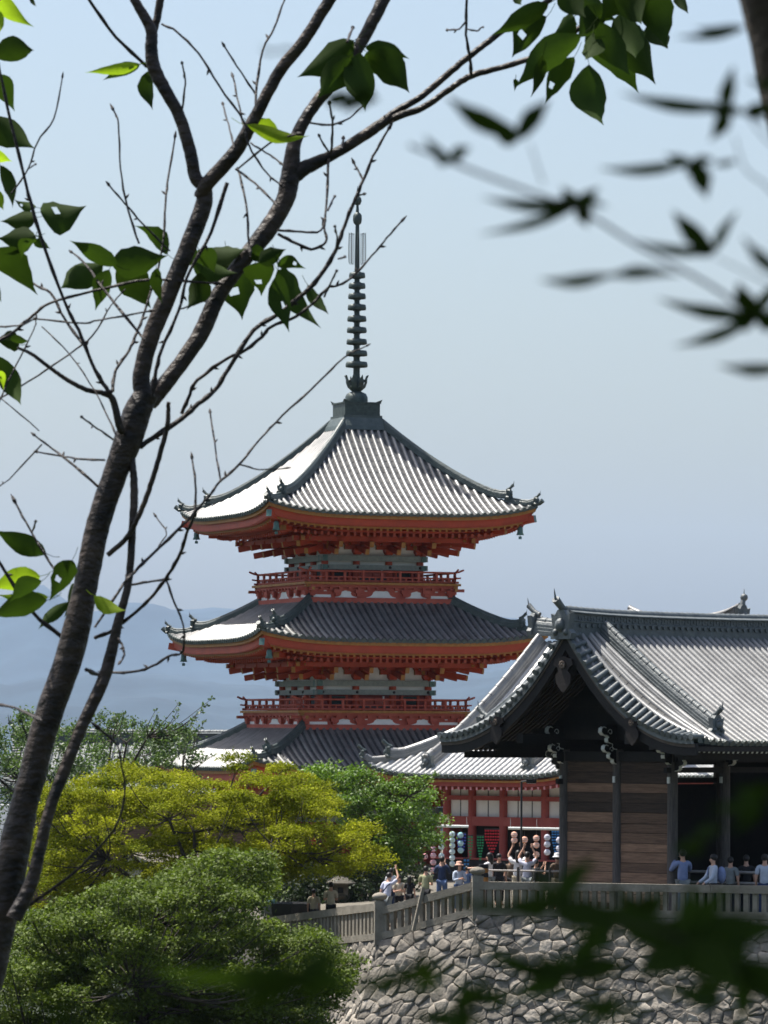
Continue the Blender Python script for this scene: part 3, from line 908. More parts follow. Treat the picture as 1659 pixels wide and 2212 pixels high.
# ================================================================== GABLE ROOFED GATE
def gable_hall_roof(parent, Lx, W, ZR, ZE, f, fv, flare, wf, ridge_h, mt='tile', dark='tile_dark', bothends=True, sp=.30, sori=.20, ow=.66, horn0=True):
    def surf_side(sg):
        def surf(x, t):
            q = t / W
            xx = min(x, Lx - x)
            e = max(0.0, 1 - max(0, xx) / wf) ** 1.5
            z = ZR - (ZR - ZE) * (f(q) + (fv(q) - f(q)) * e) + flare * (max(0, 1 - max(0, xx) / 1.6) ** 2) * q ** 2
            return Vector((x, sg * t, z))
        return surf
    mb = MB()
    for sg in (-1, 1):
        sf_ = surf_side(sg)
        tiled_face(mb, sf_, .12, Lx - .12, lambda s: 0.15, W, mt, sp=sp)
    roof = mb.build('roof', parent)
    for sg in (-1, 1):
        sf_ = surf_side(sg)
        for end in ((0, 1) if bothends else (0,)):
            X = (lambda v: v) if end == 0 else (lambda v: Lx - v)
            m = MB()    # verge: short tiles lying crosswise with round ends
            n = int(W / .27) + 3
            for i in range(n):
                t = .25 + (W - .3) * i / (n - 1)
                a = sf_(X(-.20), t) + Vector((0, 0, .10)); b = sf_(X(.32), t) + Vector((0, 0, .13))
                m.tube([a, b], [.088, .08], dark, n=9)
                d = (a - b).normalized()
                m.tube([a, a + d * .03], [.10, .10], dark, n=10)
            N = 20
            vs = []
            for i in range(N + 1):
                t = W * i / N
                vs += [sf_(X(-.14), t) + Vector((0, 0, .03)), sf_(X(.36), t) + Vector((0, 0, .05)), sf_(X(.36), t) - Vector((0, 0, .1)), sf_(X(-.14), t) - Vector((0, 0, .12))]
            m.add(vs, [(i * 4 + j, i * 4 + (j + 1) % 4, i * 4 + (j + 1) % 4 + 4, i * 4 + j + 4) for i in range(N) for j in range(4)], dark)
            m.build('verge_tiles', roof)
            m = MB()
            for xo, rr in ((.42, .10), (.78, .09), (1.05, .09)):
                path = [sf_(X(xo), W * i / 18) + Vector((0, 0, .07)) for i in range(19)]
                m.tube(path, rr, mt, n=8)
            m.build('verge_ribs', roof)
            m = MB()
            path = [sf_(X(1.42), lerp(.1, W * .90, i / 18)) for i in range(19)]
            ridge_band(m, path, .44, .40, dark)
            oni(m, path[-1], (0, sg, 0), .46, .52, dark)
            m.build('descending_ridge', roof)
    m = MB()
    N = 24
    path = [Vector((lerp(-.05, Lx + .05, i / N), 0, ZR - .05 + sori * abs(2 * i / N - 1) ** 3)) for i in range(N + 1)]
    h = ridge_h
    m.sweep(path, [(-.30, -.3), (.30, -.3), (.30, h * .35), (.34, h * .37), (.34, h * .43), (.25, h * .45), (.25, h * .82), (.34, h * .84), (.34, h * .9), (.14, h), (-.14, h), (-.34, h * .9), (-.34, h * .84), (-.25, h * .82), (-.25, h * .45), (-.34, h * .43), (-.34, h * .37), (-.30, h * .35)], dark)
    for i in range(N):
        a = path[i]; b = path[i + 1]
        for k in range(2):
            p = a.lerp(b, k / 2) + Vector((0, 0, h)); q = a.lerp(b, (k + .94) / 2) + Vector((0, 0, h))
            m.tube([p, q], [.13, .15], dark, n=8)
    x = .3
    while x < Lx - .2:      # round studs and net pattern on the ridge side
        for sg in (-1, 1):
            for zz in (h * .22,):
                m.tube([(x, sg * .29, ZR + zz), (x, sg * .36, ZR + zz)], .07, dark, n=8)
            for r_ in range(3):
                xo = x + (.14 if r_ % 2 else 0)
                m.tube([(xo, sg * .245, ZR + h * (.50 + .1 * r_)), (xo, sg * .27, ZR + h * (.50 + .1 * r_))], .055, dark, n=6)
        x += .28
    m.build('main_ridge', roof)
    m = MB()
    oni(m, path[0] - Vector((.02, 0, .32)), (-1, 0, 0), ow, h * 1.25 + .1, dark if horn0 is True else 'tile_dark', horn=horn0)
    m.build('ridge_ornament', roof)
    if bothends:
        m = MB()
        oni(m, path[-1] + Vector((.02, 0, -.15)), (1, 0, 0), .72, h * 1.15, dark)
        m.build('ridge_ornament', roof)
    return surf_side, roof

GO = at(1224, 1575, 145.0)
gate = thing('wooden_temple_gate', 'dark timber temple gate with curved grey tiled gable roof on the stone terrace', 'temple gate', (GO.x, GO.y, 0), R(45))
GL = 12.0; GW = 5.4; GZR = 3.15; GZE = -.40
fm = lambda q: 1.14 * q - .14 * q * q
fvv = lambda q: 1 - (1 - q) ** 2.1 if q < 1 else 1.0
gs, groof = gable_hall_roof(gate, GL, GW, GZR, GZE, fm, fvv, .12, 1.25, .56, sori=.10)
# boards beneath the verge, soffit, rafters
for end in (0, 1):
    X = (lambda v: v) if end == 0 else (lambda v: GL - v)
    for sg in (-1, 1):
        m = MB(); sf_ = gs(sg)
        N = 24; vs = []
        for i in range(N + 1):
            t = GW * i / N; z = sf_(X(0), t).z
            hgt = lerp(.52, .34, i / N)
            vs += [(X(-.06), sg * t, z - .12), (X(-.06), sg * t, z - .12 - hgt), (X(.08), sg * t, z - .12 - hgt), (X(.08), sg * t, z - .12)]
        m.add(vs, [(i * 4 + j, i * 4 + (j + 1) % 4, i * 4 + (j + 1) % 4 + 4, i * 4 + j + 4) for i in range(N) for j in range(4)] + [(0, 1, 2, 3), (N * 4 + 3, N * 4 + 2, N * 4 + 1, N * 4)], 'dark_wood')
        vs = []
        for i in range(N + 1):
            t = GW * i / N; z = sf_(X(0), t).z
            vs += [(X(-.09), sg * t, z - .12), (X(-.09), sg * t, z - .22), (X(-.06), sg * t, z - .22), (X(-.06), sg * t, z - .12)]
        m.add(vs, [(i * 4 + j, i * 4 + (j + 1) % 4, i * 4 + (j + 1) % 4 + 4, i * 4 + j + 4) for i in range(N) for j in range(4)], 'barge_wood')
        m.build('barge_board', gate)
m = MB()
for sg in (-1, 1):
    N = 14; vs = []
    for i in range(N + 1):
        t = GW * i / N - (.1 if i == N else 0)
        for x in (.1, 1.2, GL - 1.2, GL - .1):
            z = gs(sg)(x, t).z - .22
            vs.append((x, sg * t, z))
    m.add(vs, [(i * 4 + j, i * 4 + j + 1, i * 4 + j + 5, i * 4 + j + 4) for i in range(N) for j in range(3)], 'rafter_wood')
m.build('soffit', gate)
m = MB()
for sg in (-1, 1):
    for i in range(52):
        x = lerp(.25, GL - .25, i / 51)
        pts = [Vector((x, sg * t, gs(sg)(x, t).z - .30)) for t in (GW - .10, GW - 1.6, 2.3, .1)]
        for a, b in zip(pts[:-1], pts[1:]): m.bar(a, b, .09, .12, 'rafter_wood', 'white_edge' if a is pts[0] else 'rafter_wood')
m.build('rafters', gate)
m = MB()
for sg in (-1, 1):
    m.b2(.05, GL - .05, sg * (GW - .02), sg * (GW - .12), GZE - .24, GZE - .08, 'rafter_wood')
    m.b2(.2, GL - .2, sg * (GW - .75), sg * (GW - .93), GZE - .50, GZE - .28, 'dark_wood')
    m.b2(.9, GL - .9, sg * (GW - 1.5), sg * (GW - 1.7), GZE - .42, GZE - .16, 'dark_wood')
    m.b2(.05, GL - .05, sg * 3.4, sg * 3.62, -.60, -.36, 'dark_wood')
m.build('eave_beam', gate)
# pendant ornaments on the barge boards
def pendant(y, z, s, name='gable_pendant'):
    m = MB()
    mtx = Matrix(((0, 0, -1, -.10), (1, 0, 0, y), (0, 1, 0, z), (0, 0, 0, 1)))
    poly = [(0, -.62), (.14, -.5), (.26, -.34), (.27, -.16), (.16, -.04), (.22, .06), (.34, .12), (.30, .26), (.12, .30), (0, .34), (-.12, .30), (-.30, .26), (-.34, .12), (-.22, .06), (-.16, -.04), (-.27, -.16), (-.26, -.34), (-.14, -.5)]
    m.prism([(a * s, b * s) for a, b in poly], 'rafter_wood', mtx, .08)
    for k in range(8):
        a = k * math.pi / 4
        m.sphere((-.21, y + math.cos(a) * .075 * s, z + .12 * s + math.sin(a) * .075 * s), .042 * s, 'barge_wood', 6, 4)
    m.sphere((-.22, y, z + .12 * s), .045 * s, 'barge_wood', 6, 4)
    m.build(name, gate)
pendant(0, GZR - 1.25, 1.2); pendant(2.9, .12, .95); pendant(-2.9, .12, .95)
# posts, planks, beams
GG = -5.85; PX0 = 2.4
posts = [(PX0, y) for y in (-2.3, 0, 2.3)] + [(PX0 + 2.5 * k, sg * 2.3) for k in (1, 2, 3) for sg in (-1, 1)]
for x, y in posts:
    m = MB()
    m.lathe([(.24, GG - .05), (.24, GG + .12), (.17, GG + .14), (.165, -.62)], (x, y, 0), 'post_wood', 16)
    m.build('post', gate)
m = MB()
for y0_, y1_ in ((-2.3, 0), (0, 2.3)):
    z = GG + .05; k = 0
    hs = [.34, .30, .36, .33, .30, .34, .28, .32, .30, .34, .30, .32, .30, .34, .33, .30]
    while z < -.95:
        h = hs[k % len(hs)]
        mt_ = 'plank_tan' if k in (1, 2) else ('plank_brown' if (k < 10 or k == 12) else 'plank_dark')  # roof shade put into the wood tones: top planks darker, low ones paler
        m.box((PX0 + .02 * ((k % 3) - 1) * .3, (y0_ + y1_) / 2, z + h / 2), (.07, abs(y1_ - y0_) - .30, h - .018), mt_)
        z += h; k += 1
m.b2(PX0 + .05, PX0 + .09, -2.2, 2.2, GG, -.7, 'dark_wood')
m.build('plank_wall', gate)
m = MB()
for sg in (1,):      # far long side: panelling added to darken the gateway, gap under the lintel
    for k in range(3):
        x0 = PX0 + 2.5 * k
        m.b2(x0 + .17, x0 + 2.33, sg * 2.3 - .04, sg * 2.3 + .04, GG, -1.75, 'dark_wood')
        m.b2(x0 + .17, x0 + 2.33, sg * 2.3 - .05, sg * 2.3 + .05, -1.12, -.6, 'dark_wood')
m.b2(PX0 + 7.5 - .04, PX0 + 7.54, -2.2, 2.2, GG, -.6, 'dark_wood')
m.build('panel', gate)
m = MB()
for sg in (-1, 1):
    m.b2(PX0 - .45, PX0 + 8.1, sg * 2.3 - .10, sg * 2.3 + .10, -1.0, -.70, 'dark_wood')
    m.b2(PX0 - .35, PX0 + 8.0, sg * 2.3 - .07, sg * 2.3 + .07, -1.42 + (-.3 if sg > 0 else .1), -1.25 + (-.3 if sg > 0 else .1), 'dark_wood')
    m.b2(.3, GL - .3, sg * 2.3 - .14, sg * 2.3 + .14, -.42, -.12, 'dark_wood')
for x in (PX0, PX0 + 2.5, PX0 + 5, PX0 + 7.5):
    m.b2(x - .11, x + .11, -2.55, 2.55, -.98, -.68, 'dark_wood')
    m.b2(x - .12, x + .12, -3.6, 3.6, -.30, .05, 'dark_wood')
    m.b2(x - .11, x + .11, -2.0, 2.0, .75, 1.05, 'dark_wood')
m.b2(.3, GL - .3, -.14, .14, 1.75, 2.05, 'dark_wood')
for x in (PX0, PX0 + 7.5):   # gable infill board
    poly = [(-3.4, -.25), (3.4, -.25), (2.0, .95), (1.0, 1.95), (0, 2.6), (-1.0, 1.95), (-2.0, .95)]
    mtx = Matrix(((0, 0, 1, x + .13), (1, 0, 0, 0), (0, 1, 0, 0), (0, 0, 0, 1)))
    m.prism(poly, 'dark_wood', mtx, .05)
m.build('tie_beam', gate)
# carved nosings edged in white
def nosing(x, y, z, d, s, part=True):
    """carved beam end projecting in horizontal direction d"""
    m = MB(); d = Vector((d[0], d[1], 0)).normalized(); n_ = Vector((-d.y, d.x, 0))
    prof = [(0, -.30), (.16, -.28), (.26, -.20), (.24, -.10), (.34, -.08), (.50, -.02), (.52, .10), (.44, .16), (.56, .22), (.74, .24), (.86, .34), (.84, .48), (.72, .54), (.60, .50)]
    full = prof + [(.55, .62), (0, .62)]
    o = Vector((x, y, z)) - n_ * .06
    mtx = Matrix(((d.x, 0, n_.x, o.x), (d.y, 0, n_.y, o.y), (0, 1, 0, o.z), (0, 0, 0, 1)))
    m.prism([(a * s, b * s) for a, b in full], 'dark_wood', mtx, .12)
    for off in (-.003, .123):
        pts = [Vector((x, y, z)) + n_ * (-.06 + off) + d * a * s + Vector((0, 0, b * s)) for a, b in prof]
        m.tube(pts, .018 * s, 'white_edge', n=6)
    N = len(prof); vs = []
    for a, b in prof:      # white painted front band
        p = Vector((x, y, z)) + d * (a * s + .006) + Vector((0, 0, b * s))
        vs += [p - n_ * .062, p + n_ * .062]
    m.add(vs, [(2 * i, 2 * i + 1, 2 * i + 3, 2 * i + 2) for i in range(N - 1)], 'white_edge')
    # curl
    for off in (-.072, .072):
        c = Vector((x, y, z)) + n_ * off + d * .38 * s + Vector((0, 0, .34 * s)); pts = []
        for k in range(12):
            a = k * .55; r = .13 * s * (1 - k / 16)
            pts.append(c + d * math.cos(a) * r + Vector((0, 0, math.sin(a) * r)))
        m.tube(pts, .014 * s, 'white_edge', n=5)
    m.build('carved_nosing', gate)
for y in (-2.3, 0, 2.3):
    nosing(PX0 - .1, y, -.85, (-1, 0, 0), .72)
    nosing(PX0 - .12, y, -.35, (-1, 0, 0), .85)
nosing(PX0, -2.45, -1.05, (0, -1, 0), .72); nosing(PX0, -2.6, -.35, (0, -1, 0), .72)
nosing(PX0, 2.45, -1.05, (0, 1, 0), .72); nosing(PX0, 2.6, -.35, (0, 1, 0), .72)
for k in (1, 2, 3): nosing(PX0 + 2.5 * k, -2.5, -.85, (0, -1, 0), .8)
m = MB()
for x, y in posts[:5]:
    m.box((x - .19, y, -1.55), (.05, .09, .2), 'white_edge')
m.build('post_fitting', gate)
m = MB()
m.b2(PX0 - .6, PX0 + 8.2, -2.9, 2.9, GG - .3, GG - .04, 'fence_stone'); m.build('platform', gate)

# far hall behind the gate
FO = at(1597, 1575, 203.0)
far = thing('far_hall', 'hall standing behind the gate, its pale ridge end rising over the gate roof', 'temple hall', (FO.x, FO.y, 0), R(180 - 50))
fs_, froof = gable_hall_roof(far, 7.0, 7.0, 4.45, -1.7, fm, fm, .1, .6, .6, dark='tile', bothends=False, sori=.50, ow=.62, horn0='up')
m = MB()
m.b2(1.5, 5.5, -4.6, 4.6, PZ, -1.65, 'hall_red')
m.b2(1.4, 5.6, -4.66, -4.62, -3.2, -2.5, 'plaster'); m.b2(1.4, 5.6, 4.62, 4.66, -3.2, -2.5, 'plaster'); m.b2(1.44, 1.48, -4.5, 4.5, -3.2, -2.5, 'plaster')
m.build('wall', far)
m = MB()
for sg in (-1, 1): m.b2(.1, 6.9, sg * 6.8, sg * 6.94, -1.96, -1.76, 'ochre')
m.build('eave_board', far)

# long roof behind the trees on the left
BO = at(395, 1575, 235.0)
back = thing('long_dark_hall', 'long low hall with dark tiled roof half hidden by trees left of the pagoda', 'temple hall', (BO.x - 8.2, BO.y - 1, 0), R(-4))
bs_, broof = gable_hall_roof(back, 15.5, 5.0, -.62, -3.2, fm, fm, .1, .6, .45, mt='tile_dark', dark='tile_dark', sp=.34)
m = MB(); m.b2(1.0, 14.5, -3.6, 3.6, -9, -2.6, 'plank_brown'); m.build('wall', back)

# ================================================================== TERRAIN
WA = at(585, 2052, 160.0); WB = at(820, 2027, 147.3); WC = at(1031, 1972, 144.7); WE = at(1800, 1986, 140.0)
def ground_h(x, y):
    if y < 4: h = -1.65
    elif y < 45: h = lerp(-1.65, -16, ((y - 4) / 41) ** .8)
    elif y < 245: h = -16
    elif y < 700: h = lerp(-16, -62, (y - 245) / 455)
    else: h = -62
    if 100 < y < 245 and x < -2:
        k = min(1, (-2 - x) / 6) * min(1, (y - 100) / 35) * min(1, (245 - y) / 20)
        h = lerp(h, -10.5, k)
    if y < 700: h += 0.4 * noise.noise(Vector((x * .06, y * .06, 0)))
    return h
xs = sorted(set([-9500, -20000, -14000, -6000, -3500, -2000, -1200, -700, -400, -250, -160, -110] + list(range(-80, 84, 4)) + [110, 160, 250, 400, 700, 1200, 2000, 3500, 6000, 9500, 14000, 20000]))
ys_ = [-60, -30, -15, -8, -4, 0, 2, 4, 6, 8, 11, 15, 20, 26, 33, 45, 60, 80] + list(range(90, 250, 5)) + [260, 280, 320, 380, 450, 550, 700, 1000, 1500, 2500, 4000, 6000, 8500, 11000, 15000, 24000]
me = bpy.data.meshes.new('ground')
vs = [(x, y, ground_h(x, y)) for y in ys_ for x in xs]
nx = len(xs)
fs = [(j * nx + i, j * nx + i + 1, (j + 1) * nx + i + 1, (j + 1) * nx + i) for j in range(len(ys_) - 1) for i in range(nx - 1)]
me.from_pydata(vs, [], fs); me.materials.append(M['grass_soil'])
for p in me.polygons: p.use_smooth = True
g = bpy.data.objects.new('ground', me); col.objects.link(g); tag(g, 'valley floor and hillside under the trees', kind='structure')

mb = MB()
front = [WA + Vector((-1.2, 8, .12)), WA, WB, WC, WE, Vector((60, 139, WE.z))]
front = [p + Vector((.0, .30, -.02)) for p in front]
backp = [Vector((-14, 240, -7)), Vector((-8, 240, -6.6)), Vector((-2, 240, -6.3)), Vector((10, 240, -6.1)), Vector((30, 240, -6.0)), Vector((60, 240, -6.0))]
N = 12
rows = [[a.lerp(b, j / N) for a, b in zip(front, backp)] for j in range(N + 1)]
for r_ in rows[1:]:
    for k, p in enumerate(r_):
        p.z = lerp(p.z, (-5.9, -5.9, -5.9, -5.9, -5.9, -5.9)[k], .8)
vs = [p for r_ in rows for p in r_]
mb.add(vs, [(j * 6 + i, j * 6 + i + 1, (j + 1) * 6 + i + 1, (j + 1) * 6 + i) for j in range(N) for i in range(5)], 'soil')
for a, b in zip(front[:-1], front[1:]): mb.add([a, b, Vector((b.x, b.y, -17)), Vector((a.x, a.y, -17))], [(0, 3, 2, 1)], 'joint')
left = [r_[0] for r_ in rows]
for a, b in zip(left[:-1], left[1:]): mb.add([a, b, Vector((b.x, b.y, -17)), Vector((a.x, a.y, -17))], [(0, 1, 2, 3)], 'grass_soil')
tag(mb.build('temple_terrace'), 'flat earth terrace behind the stone fence', kind='structure')

# mountains
def mountain(name, Yc, prof, depth, seed, label, base=-62):
    """prof: list of (picture x, picture y) of the skyline"""
    me = bpy.data.meshes.new(name)
    X = [p[0] for p in prof]; Yp = [p[1] for p in prof]
    NX, NY = 260, 26; vs = []
    for j in range(NY + 1):
        v = j / NY
        for i in range(NX + 1):
            px = lerp(-2600, 4200, i / NX)
            yy = np.interp(px, X, Yp)
            P = at(px, yy, Yc)
            ridge = P.z + 2 * 14 * noise.noise(Vector((px * .004, seed, 0))) + 14 * noise.noise(Vector((px * .012, seed, 3))) + 6 * noise.noise(Vector((px * .05, seed, 1)))
            prof_v = math.sin(math.pi * (v * .5)) if v <= 1 else 1
            yw = Yc - depth * (1 - v)
            n2 = noise.fractal(Vector((P.x * .0008, yw * .0008, seed)), 1.0, 2.0, 5)
            z = lerp(base, ridge, prof_v ** 1.1) + n2 * 120 * math.sin(math.pi * v)
            vs.append((P.x * yw / Yc, yw, z))
    fs = [(j * (NX + 1) + i, j * (NX + 1) + i + 1, (j + 1) * (NX + 1) + i + 1, (j + 1) * (NX + 1) + i) for j in range(NY) for i in range(NX)]
    k = len(vs)
    for i in range(NX + 1):
        x, y, z = vs[NY * (NX + 1) + i]; vs.append((x, y + 500, base))
    fs += [(NY * (NX + 1) + i, NY * (NX + 1) + i + 1, k + i + 1, k + i) for i in range(NX)]
    me.from_pydata(vs, [], fs); me.materials.append(M['mountain'])
    for p in me.polygons: p.use_smooth = True
    o = bpy.data.objects.new(name, me); col.objects.link(o); tag(o, label, kind='structure')
mountain('mountains', 20000, [(-2600, 1290), (-600, 1300), (0, 1290), (60, 1268), (95, 1262), (130, 1290), (165, 1325), (205, 1338), (250, 1322), (300, 1314), (380, 1309), (500, 1316), (700, 1322), (900, 1330), (1200, 1345), (1500, 1350), (2500, 1330), (4200, 1340)], 4500, 4.2, 'hazy blue mountain range across the valley')
mountain('foothills', 13000, [(-2600, 1500), (0, 1478), (120, 1462), (250, 1450), (420, 1470), (600, 1490), (900, 1462), (1100, 1440), (1400, 1470), (2500, 1480), (4200, 1490)], 2600, 9.1, 'lower hazy foothill in front of the blue mountain range')
mb = MB()
for i in range(420):
    Y = rng.uniform(2200, 4300); x = rng.uniform(-600, 500)
    s = rng.uniform(10, 28); h = rng.uniform(7, 26)
    mb.box((x, Y, -62 + h / 2), (s, s * rng.uniform(.6, 1.2), h), 'town', rz=rng.uniform(0, 1.5))
tag(mb.build('distant_town'), 'far off town blocks in the hazy valley behind the trees', kind='stuff')

# haze
hb = MB(); hb.b2(-20100, 20100, -62, 24100, -64, 1050, 'joint')
hz = hb.build('haze'); hz.data.materials.clear()
hm = bpy.data.materials.new('haze_air'); hm.use_nodes = True
hn = hm.node_tree; hn.nodes.remove(hn.nodes['Principled BSDF'])
pv = hn.nodes.new('ShaderNodeVolumePrincipled')
pv.inputs['Color'].default_value = (0.55, 0.73, 1.0, 1)
pv.inputs['Density'].default_value = 0.000026
pv.inputs['Anisotropy'].default_value = 0.0
hn.links.new(pv.outputs[0], hn.nodes['Material Output'].inputs['Volume'])
hz.data.materials.append(hm)
tag(hz, 'thin bluish haze filling the valley air', kind='stuff')

# ================================================================== STONE WALL
def clip(poly, nx_, ny_, c):
    out = []; n = len(poly)
    for i in range(n):
        a = poly[i]; b = poly[(i + 1) % n]
        da = a[0] * nx_ + a[1] * ny_ - c; db = b[0] * nx_ + b[1] * ny_ - c
        if da <= 0: out.append(a)
        if (da < 0 < db) or (db < 0 < da):
            t = da / (da - db); out.append((a[0] + (b[0] - a[0]) * t, a[1] + (b[1] - a[1]) * t))
    return out
wall = thing('stone_retaining_wall', 'high battered retaining wall of rough grey fieldstones below the stone fence', 'retaining wall', (0, 0, 0))
def wall_seg(P0, P1, H, seed, u0=0.0, u1=None, n0=None, n1=None):
    r_ = random.Random(seed)
    d = P1 - P0; L_ = d.length; d.normalize()
    hd = Vector((d.x, d.y, 0)).normalized(); n = Vector((hd.y, -hd.x, 0))
    if n.y > 0 and abs(n.y) > .3: n = -n
    dn = (Vector((0, 0, -1)) + n * .30)
    nf = n * 1.0 + Vector((0, 0, .30)); nf.normalize()
    D0 = Vector((0, 0, -1)) + (n0 or n) * .30; D1 = Vector((0, 0, -1)) + (n1 or n) * .30
    def W(u, v, h):
        q = u / L_
        return (P0 + D0 * v).lerp(P1 + D1 * v, q) + nf * h
    u1 = L_ if u1 is None else u1
    seeds = []
    cell = .42
    rows_ = int(H / (cell * .74)); 
    for j in range(rows_ + 1):
        k = int((u1 - u0) / cell) + 1
        for i in range(-1, k + 1):
            if r_.random() < .10: continue
            seeds.append((u0 + (i + .5 * (j % 2) + r_.uniform(-.47, .47)) * cell, (j + .5 + r_.uniform(-.46, .46)) * cell * .74))
            if r_.random() < .10: seeds.append((seeds[-1][0] + r_.uniform(.15, .25), seeds[-1][1] + r_.uniform(.1, .2)))
    m = MB()
    m.add([W(u0 - .1, -.02, -.10), W(u1 + .1, -.02, -.10), W(u1 + .1, H, -.10), W(u0 - .1, H, -.10)], [(0, 1, 2, 3)], 'joint')
    for (a, b) in seeds:
        if min(u1, a + .6) <= max(u0, a - .6): continue
        poly = [(max(u0, a - .6), max(0, b - .5)), (min(u1, a + .6), max(0, b - .5)), (min(u1, a + .6), b + .5), (max(u0, a - .6), b + .5)]
        if a < u0 - .6 or a > u1 + .6: continue
        near = sorted(seeds, key=lambda q: (q[0] - a) ** 2 + (q[1] - b) ** 2)[1:14]
        for q in near:
            dx, dy = q[0] - a, (q[1] - b) * 2.0; l = math.hypot(q[0] - a, dy)
            l2 = math.hypot(dx, dy)
            if l2 < 1e-5 or l > 1.6: continue
            mx, my = (q[0] + a) / 2, (q[1] + b) / 2
            poly = clip(poly, dx / l2, dy / l2, (mx * dx + my * dy) / l2 - .002)
            if len(poly) < 3: break
        if len(poly) < 3: continue
        # subdivide edges, wobble
        pp = []
        for i in range(len(poly)):
            p, q = poly[i], poly[(i + 1) % len(poly)]
            pp.append(p)
            if math.hypot(q[0] - p[0], q[1] - p[1]) > .18: pp.append(((p[0] + q[0]) / 2 + r_.uniform(-.012, .012), (p[1] + q[1]) / 2 + r_.uniform(-.012, .012)))
        cx = sum(p[0] for p in pp) / len(pp); cy = sum(p[1] for p in pp) / len(pp)
        tx, ty = r_.uniform(-.26, .26), r_.uniform(-.26, .26); hh = r_.uniform(.03, .10)
        vs = []; k = len(pp)
        for sc, h0, w_ in ((1.0, -.03, 0), (.985, hh * .35, .3), (.90, hh * .85, .8), (.60, hh, 1)):
            for p in pp:
                u = cx + (p[0] - cx) * sc; v = cy + (p[1] - cy) * sc
                h = h0 + w_ * ((u - cx) * tx + (v - cy) * ty) + r_.uniform(-.012, .012) * w_
                vs.append(W(u, v, h))
        vs.append(W(cx, cy, hh + r_.uniform(-.01, .02)))
        fs = []
        for q in range(3):
            for j in range(k): fs.append((q * k + j, q * k + (j + 1) % k, (q + 1) * k + (j + 1) % k, (q + 1) * k + j))
        for j in range(k): fs.append((3 * k + j, 3 * k + (j + 1) % k, 4 * k))
        m.add(vs, fs, 'wall_stone', r_.random() < .6)
    m.build('stone_face', wall)
off = Vector((0, -.10, -.07))
def hn(a, b):
    d = b - a; h = Vector((d.x, d.y, 0)).normalized(); n = Vector((h.y, -h.x, 0)); return -n if (n.y > 0 and abs(n.y) > .3) else n
def mitre(a, b): return (a + b) / (1 + a.dot(b))
nA, nB, nC = hn(WA, WB), hn(WB, WC), hn(WC, WE)
wall_seg(WC + off, WE + off, 6.2, 5, n0=mitre(nB, nC))
wall_seg(WB + off, WC + off, 6.2, 6, n0=mitre(nA, nB), n1=mitre(nB, nC))
wall_seg(WA + off, WB + off, 6.2, 8, n1=mitre(nA, nB))

# ================================================================== STONE FENCE
fence = thing('stone_fence', 'weathered grey stone balustrade with square posts along the top of the retaining wall', 'fence', (0, 0, 0))
def fence_post(P, h, name='post', cap='stone'):
    m = MB(); rz = .1
    m.box(P + Vector((0, 0, h / 2 - .1)), (.34, .34, h + .2), 'fence_stone', rz)
    m.lathe([(.12, 0), (.12, .05), (.20, .07), (.245, .13), (.24, .19), (.16, .25), (.03, .285)], P + Vector((0, 0, h)), 'fence_stone' if cap == 'stone' else 'bronze', 14)
    if cap != 'stone': m.lathe([(.19, .05), (.20, .1), (.22, .25), (.20, .42), (.1, .52), (.02, .6)], P + Vector((0, 0, h)), 'verdigris', 16)
    return m.build(name, fence)
def fence_run(P0, P1, h, sp, wd, seed, joints=2.0):
    r_ = random.Random(seed)
    d = P1 - P0; L_ = d.length; dn = d.normalized()
    m = MB(); n = max(1, round(L_ / joints))
    for i in range(n):
        a = P0 + d * (i / n) + dn * .006 + Vector((0, 0, h + r_.uniform(-.006, .006))); b = P0 + d * ((i + 1) / n) - dn * .006 + Vector((0, 0, h))
        m.bar(a, b, .26, .24, 'fence_stone')
    m.build('top_rail', fence)
    m = MB()
    for i in range(n):
        m.bar(P0 + d * (i / n) + dn * .004 + Vector((0, 0, .06)), P0 + d * ((i + 1) / n) - dn * .004 + Vector((0, 0, .06)), .30, .22, 'fence_stone')
    m.build('base_rail', fence)
    k = int(L_ / sp)
    for i in range(k):
        p = P0 + d * ((i + .5) / k)
        m = MB()
        m.box(p + Vector((0, 0, (h - .12 + .17) / 2)), (wd * r_.uniform(.92, 1.08), .15, h - .12 - .165), 'fence_stone', math.atan2(dn.y, dn.x))
        m.build('baluster', fence)
FH = .86
fence_run(WC, WE, FH, .285, .15, 1)
fence_run(WB + Vector((.1, 0, 0)), WC, FH, .30, .15, 2)
fence_run(WA, WB, 1.0, .42, .20, 3)
fence_post(WC, 1.15); fence_post(WB, 1.17); fence_post(WA, 1.25, cap='bronze')
m = MB()
m.bar(at(893, 2010, 145.9), at(914, 1917, 146.0), .10, .10, 'fence_stone'); m.build('brace', fence)

# handrails between fence and gate
def handrail(name, label, pts, hs, posts_n, r_, grp):
    t = thing(name, label, 'handrail', pts[0], 0, grp)
    P = [Vector(p) - Vector(pts[0]) for p in pts]
    for h in hs:
        m = MB(); m.tube([p + Vector((0, 0, h)) for p in P], r_, 'rail_grey', n=8); m.build('rail', t)
    for i in range(posts_n):
        q = i / (posts_n - 1); p = P[0].lerp(P[-1], q)
        m = MB(); m.tube([p, p + Vector((0, 0, max(hs) + .12))], .045, 'post_wood', n=8); m.build('post', t)
a = at(1337, 1575, 147.0); b = at(1720, 1575, 144.5)
handrail('handrail', 'low grey two-bar handrail in front of the gate planks, right of the black pole', [(a.x, a.y, -5.82), (b.x, b.y, -5.82)], (1.06, 1.40), 6, .045, 'handrails by the gate')
a = at(1052, 1575, 150.0); b = at(1258, 1575, 149.0)
handrail('handrail', 'thin dark two-bar handrail left of the gate in front of the people by the stall', [(a.x, a.y, -5.84), (b.x, b.y, -5.84)], (.70, 1.30), 4, .03, 'handrails by the gate')
